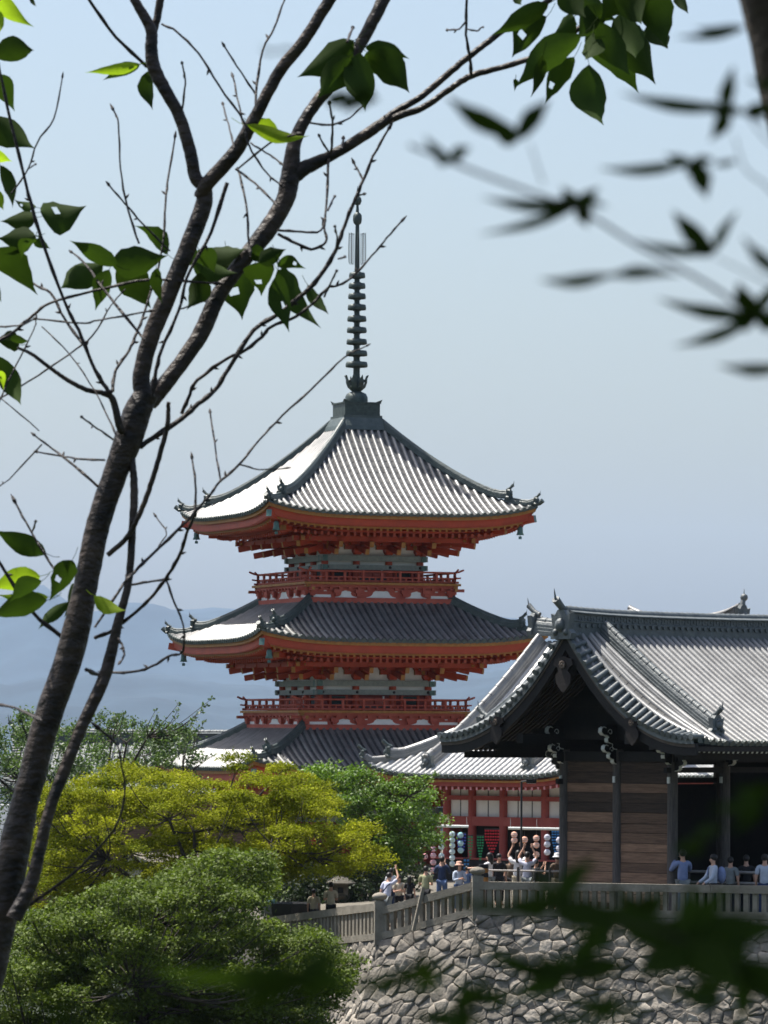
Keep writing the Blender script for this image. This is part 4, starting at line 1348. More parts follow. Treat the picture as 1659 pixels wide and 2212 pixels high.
# slim black pole
P = at(1127, 1575, 152.0)
t = thing('lamp_pole', 'slim black pole with a small lamp box standing before the white wall panels', 'lamp pole', (P.x, P.y, -5.85))
m = MB(); m.tube([(0, 0, 0), (0, 0, 4.15)], .035, 'iron', n=8); m.lathe([(.12, 0), (.12, .06), (.04, .1)], (0, 0, 0), 'iron', 10); m.build('pole', t)
m = MB(); m.tube([(-.02, 0, 4.15), (.3, 0, 4.19)], .025, 'iron', n=6); m.box((.32, 0, 4.17), (.34, .2, .13), 'iron'); m.box((.32, 0, 4.10), (.28, .15, .02), 'plaster'); m.build('lamp_head', t)
# yellow block on the corner post
P = at(1046, 1575, 148.2)
t = thing('marker_stand', 'small yellow and black striped marker behind the corner post of the fence', 'marker', (P.x, P.y, -5.84))
m = MB()
for k in range(4): m.lathe([(.15, 1.0 + k * .14), (.16, 1.03 + k * .14), (.15, 1.13 + k * .14)], (0, 0, 0), 'ochre' if k % 2 == 0 else 'c_black', 12)
m.build('striped_top', t)
m = MB(); m.tube([(0, 0, 0), (0, 0, 1.0)], .05, 'iron', n=8); m.lathe([(.2, 0), (.2, .04), (.06, .07)], (0, 0, 0), 'iron', 12); m.build('stand', t)

# water basin and lantern in the shade on the left
P = at(633, 1575, 160)
t = thing('water_basin', 'dark block shaped water basin in the shade behind the left end of the fence', 'water basin', (P.x, P.y, -7.35))
m = MB(); m.lathe([(.95, 0), (.95, .3), (.8, .35), (.72, .6), (.95, 1.0), (1.0, 1.35), (.88, 1.35), (.8, 1.15), (0, 1.12)], (0, 0, 0), 'c_grey' if 0 else 'iron', 8, smooth=False); m.build('bowl', t)
P = at(738, 1575, 163)
t = thing('stone_lantern', 'grey stone lantern in the shade between the fence and the bright maple', 'lantern', (P.x, P.y, -7.2))
m = MB(); m.lathe([(.42, 0), (.42, .2), (.2, .3), (.16, .5), (.16, 1.1), (.3, 1.25), (.36, 1.35)], (0, 0, 0), 'joint', 12); m.build('shaft', t)  # darker joint tone stands in for the shade on the lantern
m = MB(); m.b2(-.26, .26, -.26, .26, 1.35, 1.75, 'joint'); m.box((0, -.262, 1.55), (.2, .02, .2), 'c_black'); m.build('light_box', t)
m = MB(); m.lathe([(.5, 1.75), (.52, 1.8), (.3, 1.95), (.1, 2.05), (.09, 2.15), (.12, 2.22), (.02, 2.32)], (0, 0, 0), 'joint', 6, smooth=False); m.build('cap', t)

# ================================================================== HANGING DECORATIONS
YD = 176.5
def pole_(label, x0, x1, y, Y):
    a = at(x0, y, Y); b = at(x1, y + 2, Y)
    t = thing('hanging_pole', label, 'pole', a, 0, 'white poles carrying the decorations')
    m = MB(); m.tube([(0, 0, 0), b - a], .05, 'white_edge', n=8); m.build('bar', t)
    m = MB()
    for q in (.04, .5, .96):
        p = (b - a) * q; m.tube([p, p + Vector((0, .35, .35))], .012, 'iron', n=5)
    m.build('hanger', t)
pole_('white horizontal pole under the eaves left of the red tag display', 925, 1012, 1783.5, YD)
pole_('white horizontal pole under the eaves above the orange and grey paper balls', 1098, 1222, 1789, YD - 1.5)
def balls(x, ys_, mt, label, r=.112, top=1786, Y=YD - .3):
    p0 = at(x, top, Y)
    t = thing('ball_string', label, 'ball string', p0, 0, 'strings of paper balls hanging at the stall')
    m = MB(); e = at(x, ys_[-1], Y) - p0; m.tube([(0, 0, 0), e], .008, 'iron', n=5); m.build('cord', t)
    for i, y in enumerate(ys_):
        q = at(x, y, Y) - p0; m = MB()
        m.lathe([(.02, -r), (r * .6, -r * .82), (r * .95, -r * .3), (r * .95, r * .3), (r * .6, r * .82), (.02, r)], q, mt if i % 3 != 1 else mt, 12)
        for k in range(3):
            z = (-.5, 0, .5)[k] * r; rr = math.sqrt(r * r - z * z) * 1.02; m.lathe([(rr, z - .008), (rr + .004, z), (rr, z + .008)], q, 'c_white', 12)
        m.build('paper_ball', t)
balls(918, (1822, 1850), 'd_pink', 'string of pink paper balls at the far left of the stall, beside the leaves')
balls(936, (1820, 1834, 1848, 1863, 1880), 'd_pink', 'string of pink and rose paper balls second from the left')
balls(953.5, (1818, 1830, 1849), 'd_pale', 'short string of pale green paper balls between the pink ones and the red post')
balls(977, (1802, 1815, 1827, 1840, 1853, 1866), 'd_pale', 'longest string of pale aqua paper balls, left of the blue tags')
balls(995, (1804, 1822, 1837), 'd_aqua', 'string of aqua paper balls in front of the blue violet tags')
balls(1111, (1803, 1815), 'd_orange', 'pair of orange paper balls at the left end of the right pole', r=.12)
balls(1133, (1814,), 'd_orange', 'single orange paper ball beside the black pole', r=.13)
balls(1158.5, (1811, 1825.5, 1846), 'd_orange', 'string of three salmon orange paper balls right of the black pole', r=.122)
balls(1182, (1809, 1824, 1841), 'd_lilac', 'string of three pale lilac paper balls', r=.122)
balls(1208, (1815, 1833, 1850), 'd_lilac', 'string of pale paper balls next to the dark gate post', r=.122)
def tags(x0, x1, y0, y1, rows, taper, mt, label, Y=YD + .1):
    a = at(x0, y0, Y); b = at(x1, y1, Y); W_ = b.x - a.x; H_ = a.z - b.z
    t = thing('tag_display', label, 'tag display', (a.x + W_ / 2, Y, a.z), 0, 'rows of little coloured tags hung under the eaves')
    m = MB()
    for s in (-.48, .48): m.tube([(W_ * s, .03, .05), (W_ * s, .03, -H_ * .5)], .006, 'iron', n=4)
    m.b2(-W_ / 2, W_ / 2, .02, .035, -.02, .02, 'iron'); m.build('frame', t)
    for r_ in range(rows):
        q = r_ / max(1, rows - 1)
        ww = W_ * (1 if q < .35 else lerp(1, taper, (q - .35) / .65)); n = max(1, int(ww / .085)); m = MB()
        for i in range(n):
            x = -ww / 2 + (i + .5) * ww / n
            m.box((x, rng.uniform(-.01, .01), -q * H_ - .06), (ww / n * .72, .012, H_ / rows * .62), mt, rz=rng.uniform(-.3, .3))
        m.build('tag_row', t)
tags(1046.5, 1079, 1791, 1843, 9, .15, 'd_red', 'tapering display of red tags between the two middle red posts')
tags(1030, 1045, 1805, 1853, 9, .4, 'd_green', 'display of green tags just right of a red post')
tags(1010, 1022, 1805, 1850, 8, .4, 'd_green', 'narrow display of green tags just left of a red post')
tags(986, 1007, 1799, 1832, 6, .7, 'd_violet', 'display of blue violet tags behind the aqua paper balls')
tags(1191, 1214, 1793, 1842, 9, .4, 'd_blue', 'display of sky blue tags at the right end beside the gate post')
tags(1001, 1014, 1855, 1905, 7, .6, 'd_blue', 'low display of blue tags behind the woman in the pink hat')

# ================================================================== PEOPLE
def skin_mesh(name, verts, edges, radii, mt, parent, sub=1, root=0):
    me = bpy.data.meshes.new(name); me.from_pydata([tuple(v) for v in verts], edges, [])
    o = bpy.data.objects.new(name, me); col.objects.link(o)
    md = o.modifiers.new('skin', 'SKIN'); md.use_smooth_shade = True; md.branch_smoothing = 0.6
    if not me.skin_vertices: 
        bpy.context.view_layer.objects.active = o
        me.attributes.update() if hasattr(me.attributes, 'update') else None
    sv = me.skin_vertices[0].data if me.skin_vertices else None
    if sv:
        for i, r in enumerate(radii):
            sv[i].radius = r if hasattr(r, '__len__') else (r, r)
            sv[i].use_root = (i == root)
    sb = o.modifiers.new('sub', 'SUBSURF'); sb.levels = sub; sb.render_levels = sub
    dg = bpy.context.evaluated_depsgraph_get()
    me2 = bpy.data.meshes.new_from_object(o.evaluated_get(dg))
    o.modifiers.clear(); o.data = me2; me2.name = name
    me2.materials.clear(); me2.materials.append(M[mt])
    for p in me2.polygons: p.use_smooth = True; p.material_index = 0
    o.parent = parent
    return o
def person(label, x, ytop, Y, ground, top='c_white', legs='c_navy', face=0, pose='down', hair='short', hat=None, height=1.66, lean=0.0, extra=None, long_sleeve=False):
    """x, ytop: picture position of the top of the head, used to find where the person stands"""
    P = at(x, ytop, Y)
    H = P.z - ground
    H = height if H < 1.2 or H > 2.3 else H
    t = thing('person', label, 'person', (P.x, P.y, P.z - H), R(face), 'people on the temple terrace')
    k = H / 1.72
    L = lean
    def V(a, b, c): 
        b = b - L * max(0, c - .95)      # leaning forward (towards local -y)
        return Vector((a * k, b * k, c * k))
    J = {}
    J['pel'] = V(0, 0, .93); J['wai'] = V(0, -.01, 1.08); J['che'] = V(0, 0, 1.27); J['nb'] = V(0, .01, 1.42); J['nk'] = V(0, 0, 1.49)
    J['h1'] = V(0, -.015, 1.555); J['h2'] = V(0, -.01, 1.63); J['h3'] = V(0, 0, 1.69)
    for s, q in ((-1, 'l'), (1, 'r')):
        J['hip' + q] = V(.09 * s, 0, .90); J['kn' + q] = V(.10 * s, -.02, .50); J['an' + q] = V(.10 * s, .02, .09); J['to' + q] = V(.12 * s, -.14, .04)
        J['sh' + q] = V(.17 * s, 0, 1.385)
        pz = pose if isinstance(pose, str) else pose[0 if s < 0 else 1]
        if pz == 'down': e, w_, f = V(.22 * s, .03, 1.12), V(.23 * s, -.06, .87), Vector((0, -.02, -1))
        elif pz == 'phone': e, w_, f = V(.25 * s, -.20, 1.20), V(.08 * s, -.34, 1.50), Vector((-.2 * s, -.2, 1))
        elif pz == 'up': e, w_, f = V(.27 * s, -.12, 1.58), V(.14 * s, -.16, 1.82), Vector((-.3 * s, -.1, 1))
        elif pz == 'read': e, w_, f = V(.21 * s, -.08, 1.12), V(.07 * s, -.30, 1.18), Vector((-.5 * s, -.8, .2))
        elif pz == 'forward': e, w_, f = V(.20 * s, -.24, 1.24), V(.16 * s, -.50, 1.26), Vector((-.1 * s, -1, 0))
        elif pz == 'rail': e, w_, f = V(.25 * s, -.12, 1.12), V(.22 * s, -.34, .98), Vector((0, -.6, -.5))
        J['el' + q] = e; J['wr' + q] = w_; J['f' + q] = f.normalized()
    bodyV = []; E = []; Rr = []; idx = {}
    def av(n, p, r): idx[n] = len(bodyV); bodyV.append(p); Rr.append((r[0] * k, r[1] * k) if hasattr(r, '__len__') else (r * k, r * k))
    av('pel', J['pel'], (.15, .11)); av('wai', J['wai'], (.13, .10)); av('che', J['che'], (.155, .11)); av('nb', J['nb'], (.085, .075)); av('nk', J['nk'], .052)
    av('h1', J['h1'], (.062, .075)); av('h2', J['h2'], (.078, .092)); av('h3', J['h3'], (.05, .06))
    for a, b in (('pel', 'wai'), ('wai', 'che'), ('che', 'nb'), ('nb', 'nk'), ('nk', 'h1'), ('h1', 'h2'), ('h2', 'h3')): E.append((idx[a], idx[b]))
    av('nose', J['h1'] + V(0, -.10, .03) - V(0, 0, 0), .012); E.append((idx['h1'], idx['nose']))
    for q, s in (('l', -1), ('r', 1)):
        av('hip' + q, J['hip' + q], .088); av('kn' + q, J['kn' + q], .058); av('an' + q, J['an' + q], .038); av('to' + q, J['to' + q], .034)
        av('sh' + q, J['sh' + q], .056); av('el' + q, J['el' + q], .040); av('wr' + q, J['wr' + q], .026)
        for a, b in (('pel', 'hip' + q), ('hip' + q, 'kn' + q), ('kn' + q, 'an' + q), ('an' + q, 'to' + q), ('nb', 'sh' + q), ('sh' + q, 'el' + q), ('el' + q, 'wr' + q)): E.append((idx[a], idx[b]))
        f = J['f' + q]; lat = f.cross(Vector((0, -1, .3))); lat = (lat if lat.length > .1 else Vector((1, 0, 0))).normalized()
        palm = J['wr' + q] + f * .075 * k; av('pm' + q, palm, (.030, .018)); E.append((idx['wr' + q], idx['pm' + q]))
        curl = Vector((0, -.3, -.1)) + f
        for j, (o, ln) in enumerate(((-.030, .062), (-.010, .072), (.010, .068), (.029, .052))):
            b0 = palm + lat * o * k + f * .022 * k; av('fa%d' % j + q, b0, .0095); E.append((idx['pm' + q], idx['fa%d' % j + q]))
            b1 = b0 + f * ln * .5 * k; av('fb%d' % j + q, b1, .0085); E.append((idx['fa%d' % j + q], idx['fb%d' % j + q]))
            b2_ = b1 + curl.normalized() * ln * .5 * k; av('fc%d' % j + q, b2_, .0070); E.append((idx['fb%d' % j + q], idx['fc%d' % j + q]))
        th = J['wr' + q] + f * .04 * k - lat * .034 * k * s; av('ta' + q, th, .011); E.append((idx['pm' + q], idx['ta' + q]))
        av('tb' + q, th + (f * .04 - lat * .016 * s) * k, .009); E.append((idx['ta' + q], idx['tb' + q]))
    skin_mesh('body', bodyV, E, Rr, 'skin', t)
    # shirt
    sv = [J['pel'] + V(0, 0, -.93 + .90 + .0) * 0, J['wai'], J['che'], J['nb']]; sv[0] = J['pel'] + Vector((0, 0, -.03 * k))
    sr = [(.160, .125), (.148, .12), (.172, .13), (.10, .09)]; se = [(0, 1), (1, 2), (2, 3)]
    for q in 'lr':
        a = len(sv); sv += [J['sh' + q], J['el' + q] if long_sleeve else J['sh' + q].lerp(J['el' + q], .75)]; sr += [.078, .058 if long_sleeve else .066]; se += [(3, a), (a, a + 1)]
        if long_sleeve: sv.append(J['el' + q].lerp(J['wr' + q], .92)); sr.append(.042); se.append((a + 1, a + 2))
    skin_mesh('top', sv, se, [(r[0] * k, r[1] * k) if hasattr(r, '__len__') else (r * k, r * k) for r in sr], top, t)
    lv = [J['pel']]; lr = [(.150, .115)]; le = []
    for q in 'lr':
        a = len(lv); lv += [J['hip' + q], J['kn' + q], J['an' + q] + Vector((0, 0, .04))]; lr += [.105, .08, .065]; le += [(0, a), (a, a + 1), (a + 1, a + 2)]
    skin_mesh('trousers', lv, le, [(r[0] * k, r[1] * k) if hasattr(r, '__len__') else (r * k, r * k) for r in lr], legs, t)
    m = MB()
    hc = J['h2'] + Vector((0, .018 * k, .018 * k))
    m.sphere(hc, (.090 * k, .100 * k, .098 * k), 'hair', 12, 8)
    if hair == 'long':
        m.lathe([(.03 * k, -.30 * k), (.085 * k, -.26 * k), (.095 * k, -.1 * k), (.085 * k, .02)], hc + Vector((0, .035 * k, 0)), 'hair', 10)
    m.build('hair', t)
    if hat:
        m = MB(); m.lathe([(.155 * k, -.01), (.15 * k, .0), (.105 * k, .02), (.10 * k, .09 * k), (.085 * k, .115 * k), (.02, .125 * k)], hc + Vector((0, -.01, .01)), hat, 16); m.build('hat', t)
    if extra == 'strap':
        m = MB(); pts = [V(-.13, -.0, 1.44), V(-.06, .15, 1.33), V(.05, .165, 1.15), V(.15, .12, 1.0)]
        m.tube(pts, .022, 'c_navy', n=6); m.box(V(.20, .06, .95), (.1, .22, .2), 'c_navy'); m.build('shoulder_bag', t)
    if extra == 'pack':
        m = MB(); m.sphere(V(0, .22, 1.2), (.15 * k, .11 * k, .22 * k), 'c_blue', 12, 8); m.tube([V(-.12, .1, 1.4), V(-.12, -.1, 1.38), V(-.12, -.12, 1.2)], .02, 'c_blue', n=6); m.build('backpack', t)
    if extra == 'phone' or pose == 'phone':
        m = MB(); m.box((J['wrr'] + J['wrl']) / 2 + Vector((0, -.03, .09 * k)), (.15, .012, .08), 'iron'); m.build('phone', t)
    return t
G0 = -5.88
person('person in a lilac shirt with a dark bag strap, one arm raised at the fence', 835, 1886, 149.6, -6.4, 'c_lilac', 'c_grey', 150, ('up', 'down'), lean=.25, extra='strap')
person('person in a white shirt standing behind the lilac shirt with the bag strap', 845, 1876, 153.0, -6.1, 'c_white', 'c_navy', 200, 'down')
person('person with dark hair and a beige top facing the camera by the fence', 862, 1891, 151.5, -6.3, 'c_beige', 'c_black', 10, 'read', hair='long', height=1.6)
person('person dressed in black between the beige top and the khaki shirt', 885, 1893, 151.0, -6.1, 'c_black', 'c_black', 160, 'down', hair='long')
person('broad person in a khaki shirt seen from behind at the fence', 919, 1872, 149.2, -6.1, 'c_khaki', 'c_black', 170, 'read', height=1.74, lean=.12)
person('person in a navy jacket raising both hands near the pink paper balls', 955, 1851, 151.0, G0, 'c_navy', 'c_denim', 175, 'phone', long_sleeve=True, height=1.76)
person('person in a pink bucket hat and pale blue top looking down at the hands', 992, 1864, 149.0, G0, 'c_sky', 'c_denim', 15, 'read', hair='long', hat='c_pink', long_sleeve=True, height=1.58)
person('person in dark blue behind the pink bucket hat', 1009, 1872, 153.0, G0, 'c_denim', 'c_black', 160, 'down')
person('person in a white top reaching forward near the corner post of the fence', 1057, 1843, 152.5, G0, 'c_white', 'c_grey', 250, 'forward', hair='long')
person('person in black with grey sleeves in front of the red tags', 1078, 1845, 155.0, G0, 'c_black', 'c_black', 10, 'down')
person('person in a pink top in the shade behind the white shirts', 1103, 1850, 156.0, G0, 'c_brown', 'c_black', 340, 'down', hair='long')
person('person in a white shirt raising both arms just left of the black pole', 1119, 1838, 152.0, G0, 'c_white', 'c_beige', 190, 'up', hair='long')
person('person in a pale lilac shirt raising both arms, just right of the black pole', 1139, 1841, 151.2, G0, 'c_lilac', 'c_grey', 170, 'up')
person('person with bare arms in black standing right of the lilac shirt', 1158, 1857, 153.0, G0, 'c_black', 'c_black', 120, 'phone')
person('person in a white cap and brown jacket beside the dark gate post', 1204, 1846, 152.0, G0, 'c_brown', 'c_beige', 200, 'read', hat='c_white', long_sleeve=True)
person('person in a blue shirt holding a phone up with both hands before the gate', 1475, 1836, 144.6, G0, 'c_blue', 'c_grey', 195, 'phone', height=1.7, long_sleeve=True)
person('person with dark hair, light blue sleeves and a backpack, hand on the stone fence', 1541, 1846, 143.0, G0, 'c_sky', 'c_black', 285, 'rail', extra='pack', long_sleeve=True)
person('person in a pale grey shirt and dark trousers second from the right edge group', 1578, 1852, 145.0, G0, 'c_grey', 'c_black', 160, ('down', 'read'))
person('person in dark grey clothing in the shade of the gate', 1612, 1848, 145.5, G0, 'c_black', 'c_black', 180, 'down')
person('person in a pale blue shirt at the right edge of the view', 1652, 1846, 143.6, G0, 'c_sky', 'c_navy', 170, 'down', height=1.7)
person('small person in beige in the shade behind the left run of the fence', 678, 1921, 157.5, -7.0, 'c_beige', 'c_black', 170, 'down', height=1.5)
person('person in a wide pale shirt in the shade behind the left run of the fence', 715, 1906, 156.5, -6.9, 'c_beige', 'c_black', 185, 'read', height=1.72)

# ================================================================== TREES IN THE MIDDLE DISTANCE
nrs = np.random.RandomState(11)
def inside(poly, x, y):
    c = False; n = len(poly); j = n - 1
    for i in range(n):
        if ((poly[i][1] > y) != (poly[j][1] > y)) and (x < (poly[j][0] - poly[i][0]) * (y - poly[i][1]) / (poly[j][1] - poly[i][1]) + poly[i][0]): c = not c
        j = i
    return c
def quads_mesh(name, Q, mt, parent, tips=None):
    """Q: (n, 4, 3) array of leaf quads"""
    n = len(Q); me = bpy.data.meshes.new(name)
    me.vertices.add(n * 4); me.vertices.foreach_set('co', Q.reshape(-1).astype(np.float32))
    me.loops.add(n * 4); me.loops.foreach_set('vertex_index', np.arange(n * 4, dtype=np.int32))
    me.polygons.add(n); me.polygons.foreach_set('loop_start', np.arange(0, n * 4, 4, dtype=np.int32))
    me.polygons.foreach_set('loop_total', np.full(n, 4, dtype=np.int32))
    me.update(calc_edges=True); me.materials.append(M[mt])
    o = bpy.data.objects.new(name, me); col.objects.link(o); o.parent = parent
    return o
def leaf_quads(C, size, up=0.6, droop=0.0, aspect=0.55):
    n = len(C)
    nrm = nrs.normal(size=(n, 3)); nrm /= np.linalg.norm(nrm, axis=1)[:, None]
    nrm = nrm * (1 - up) + np.array([0, 0, 1.0]) * up; nrm /= np.linalg.norm(nrm, axis=1)[:, None]
    a = nrs.normal(size=(n, 3)); a[:, 2] -= droop
    a -= nrm * (a * nrm).sum(1)[:, None]; a /= np.linalg.norm(a, axis=1)[:, None]
    b = np.cross(nrm, a)
    s = size * nrs.uniform(.65, 1.3, n)[:, None]
    Q = np.stack([C - a * s * .5, C + b * s * aspect * .5 + nrm * s * .06, C + a * s * .5 - nrm * s * .08, C - b * s * aspect * .5 + nrm * s * .06], axis=1)
    return Q
def pads_in(poly, n, Yc, dY, seed, rr, edge_y=None, keepout=None):
    r_ = random.Random(seed); x0 = min(p[0] for p in poly); x1 = max(p[0] for p in poly); y0 = min(p[1] for p in poly); y1 = max(p[1] for p in poly)
    out = []
    k = 0
    while len(out) < n and k < n * 60:
        k += 1
        x = r_.uniform(x0, x1); y = r_.uniform(y0, y1)
        if not inside(poly, x, y): continue
        best = min([math.hypot(x - q[3], (y - q[4]) * 1.5) for q in out] or [999])
        if best < r_.uniform(.2, 1.0) * math.sqrt((x1 - x0) * (y1 - y0) / n) * .75: continue
        # towards the outline the crown gets thinner in depth, lower pads stand nearer
        u = (y - y0) / (y1 - y0)
        Y = Yc + r_.uniform(-1, 1) * dY * (.35 + .65 * math.sin(math.pi * min(1, u + .12))) - dY * .6 * (u - .5)
        P = at(x, y, Y); out.append((P, r_.uniform(*rr), 0, x, y))
    return out
def tree(name, label, cat, base, pads, leafmat, leaf, nper, trunk_r, flat=.45, up=.55, group=None, barkmat='tree_bark', fork=.35, shell=.5, seed=1, spread=1.0, topbias=0.3, aspect=.6):
    r_ = random.Random(seed)
    t = thing(name, label, cat, base, 0, group)
    B = Vector(base)
    Cs = []
    for P, rad, _, _, _ in pads:
        n = int(nper * (rad ** 2) * r_.uniform(.8, 1.2))
        d = nrs.normal(size=(n, 3)); d /= np.linalg.norm(d, axis=1)[:, None]
        d[:, 2] = np.where(nrs.random_sample(n) < topbias, np.abs(d[:, 2]), d[:, 2])
        q = nrs.uniform(shell, 1.0, n)[:, None]
        lump = 1 + .35 * np.sin(d[:, :1] * 5 + rad * 9) * np.cos(d[:, 1:2] * 6 + rad * 5)
        c = d * q * lump * rad * spread
        c[:, 2] *= flat
        c += nrs.normal(scale=rad * .08, size=(n, 3))
        Cs.append(c + np.array(P - B))
    Q = leaf_quads(np.concatenate(Cs), leaf, up=up, aspect=aspect)
    quads_mesh('crown', Q, leafmat, t)
    m = MB()
    cen = sum((p[0] for p in pads), Vector()) / len(pads) - B
    hub = Vector((cen.x * fork, cen.y * fork, cen.z * fork))
    m.tube([Vector((0, 0, -.5)), hub * .35 + Vector((.08, 0, 0)), hub * .7, hub], [trunk_r * 1.25, trunk_r, trunk_r * .9, trunk_r * .8], barkmat, n=9, jitter=.1)
    limbs = []
    for i in range(9):
        p = pads[r_.randrange(len(pads))][0] - B
        mid = hub.lerp(p, .45) + Vector((r_.uniform(-.3, .3), r_.uniform(-.3, .3), r_.uniform(-.1, .5)))
        end = hub.lerp(p, .85)
        pts = catmull([tuple(hub), tuple(mid), tuple(end)], 4)
        m.tube(pts, [lerp(trunk_r * .6, trunk_r * .22, k / (len(pts) - 1)) for k in range(len(pts))], barkmat, n=7, jitter=.1)
        limbs += [Vector(q) for q in pts[3:]]
    for P, rad, _, _, _ in pads:
        p = P - B; a = min(limbs, key=lambda q: (q - p).length + .3 * max(0, q.z - p.z))
        mid = a.lerp(p, .5) + Vector((r_.uniform(-.2, .2), r_.uniform(-.2, .2), -.12 * (p - a).length))
        m.tube(catmull([tuple(a), tuple(mid), tuple(p + Vector((0, 0, -rad * flat * .2)))], 3), [trunk_r * .2, trunk_r * .17, trunk_r * .14, trunk_r * .12, trunk_r * .09, trunk_r * .07, trunk_r * .05][:7], barkmat, n=5)
        for j in range(3):
            e = p + Vector((r_.uniform(-1, 1) * rad * .7, r_.uniform(-1, 1) * rad * .7, r_.uniform(0, 1) * rad * flat * .7))
            m.tube([p + Vector((0, 0, -rad * flat * .2)), e], [trunk_r * .05, trunk_r * .02], barkmat, n=4, cap=False)
    m.build('trunk', t)
    return t

# bright yellow-green maple
polyM = [(62, 1960), (58, 1900), (70, 1820), (62, 1760), (110, 1708), (150, 1712), (190, 1690), (230, 1694), (250, 1665), (330, 1672), (350, 1652), (420, 1658), (470, 1650), (520, 1640), (545, 1632), (585, 1648), (630, 1655), (665, 1672), (690, 1705), (720, 1732), (755, 1760), (790, 1800), (815, 1845), (805, 1872), (760, 1885), (700, 1890), (640, 1895), (600, 1910), (540, 1920), (470, 1915), (360, 1930), (240, 1940), (150, 1975)]
pads = pads_in(polyM, 210, 156, 4.0, 3, (.42, .85))
tree('maple_tree', 'large maple with bright yellow green new foliage below the pagoda', 'tree', at(430, 1575, 156) + Vector((0, 0, -10.3)), pads, 'leaf_yellow', .095, 1750, .20, flat=.46, up=.55, seed=4, fork=.55, group='trees around the terrace', topbias=.8, shell=.55)
# dark green tree in front
polyG = [(-60, 2300), (-60, 2010), (20, 2030), (60, 1985), (110, 1962), (170, 1950), (230, 1930), (300, 1912), (370, 1905), (420, 1862), (470, 1850), (540, 1842), (580, 1868), (615, 1880), (590, 1915), (560, 1945), (575, 1985), (600, 2040), (640, 2030), (690, 2022), (735, 2062), (745, 2110), (720, 2160), (700, 2300)]
pads = pads_in(polyG, 400, 122, 4.0, 8, (.38, .74))
tree('cherry_tree', 'dense dark green leafy tree in the lower left in front of the stone wall', 'tree', at(330, 1575, 123) + Vector((0, 0, -16.2)), pads, 'leaf_green', .105, 1300, .22, flat=.5, up=.5, seed=9, fork=.5, group='trees around the terrace', topbias=.7, aspect=.62)
# thin tree at the back left
polyT = [(-40, 1800), (-40, 1580), (20, 1560), (60, 1545), (80, 1560), (150, 1575), (230, 1545), (262, 1540), (280, 1560), (330, 1575), (360, 1560), (420, 1590), (440, 1620), (455, 1650), (400, 1700), (260, 1700), (120, 1740), (40, 1790)]
pads = pads_in(polyT, 120, 186, 3.0, 5, (.35, .8))
for (x0, y0, x1, y1) in ((372, 1600, 385, 1520), (350, 1590, 335, 1535), (400, 1580, 455, 1510), (390, 1610, 440, 1560), (240, 1560, 268, 1540), (40, 1560, 45, 1542), (410, 1650, 458, 1632)):
    for k in range(6):
        q = k / 5; P = at(lerp(x0, x1, q), lerp(y0, y1, q), 184); pads.append((P, lerp(.30, .16, q), 0, 0, 0))
tree('cherry_tree', 'loose green tree with upright shoots before the long dark roof left of the pagoda', 'tree', at(240, 1575, 186) + Vector((0, 0, -10.8)), pads, 'leaf_thin', .14, 330, .16, flat=.7, up=.4, seed=3, fork=.6, group='trees around the terrace', shell=.2)
# mid green tree right of the maple
polyC = [(668, 1672), (700, 1662), (760, 1668), (800, 1680), (840, 1690), (870, 1678), (905, 1690), (930, 1688), (925, 1720), (905, 1745), (925, 1765), (960, 1770), (930, 1800), (945, 1830), (915, 1850), (890, 1870), (850, 1878), (820, 1890), (790, 1860), (760, 1800), (700, 1740)]
pads = pads_in(polyC, 110, 166, 2.4, 6, (.35, .7))
for (x0, y0, x1, y1) in ((880, 1700, 940, 1672), (900, 1800, 950, 1822), (760, 1680, 800, 1672), (850, 1700, 868, 1676)):
    for k in range(5):
        q = k / 4; P = at(lerp(x0, x1, q), lerp(y0, y1, q), 165); pads.append((P, lerp(.32, .18, q), 0, 0, 0))
tree('cherry_tree', 'fresh green leafy tree between the bright maple and the vermilion hall', 'tree', at(800, 1575, 166) + Vector((0, 0, -6.6)), pads, 'leaf_mid', .12, 800, .15, flat=.6, up=.5, seed=13, fork=.5, group='trees around the terrace', shell=.2)
polyS2 = [(560, 1985), (575, 1915), (640, 1890), (740, 1885), (830, 1880), (835, 1905), (790, 1950), (700, 1962), (640, 1975)]  # dark shrub added to cover bright ground that should lie in shade
pads = pads_in(polyS2, 55, 164, 1.2, 36, (.45, .8))
tree('evergreen_shrub', 'added low dark evergreen hiding bright ground behind the two shaded people at the left fence', 'shrub', at(700, 1575, 164) + Vector((0, 0, -7.5)), pads, 'leaf_shade', .14, 420, .12, flat=.8, up=.3, seed=24, fork=.4, group='trees around the terrace')
# shaded evergreens behind the people on the left
polyS = [(540, 1990), (560, 1900), (600, 1880), (680, 1880), (760, 1870), (830, 1870), (880, 1862), (900, 1900), (860, 1930), (700, 1985)]
pads = pads_in(polyS, 60, 172, 2.0, 16, (.5, .9))
tree('evergreen_shrub', 'tall dark evergreen behind the stone lantern and the low shrub', 'shrub', at(720, 1575, 172) + Vector((0, 0, -7.6)), pads, 'leaf_shade', .15, 380, .12, flat=.8, up=.3, seed=23, fork=.4, group='trees around the terrace')

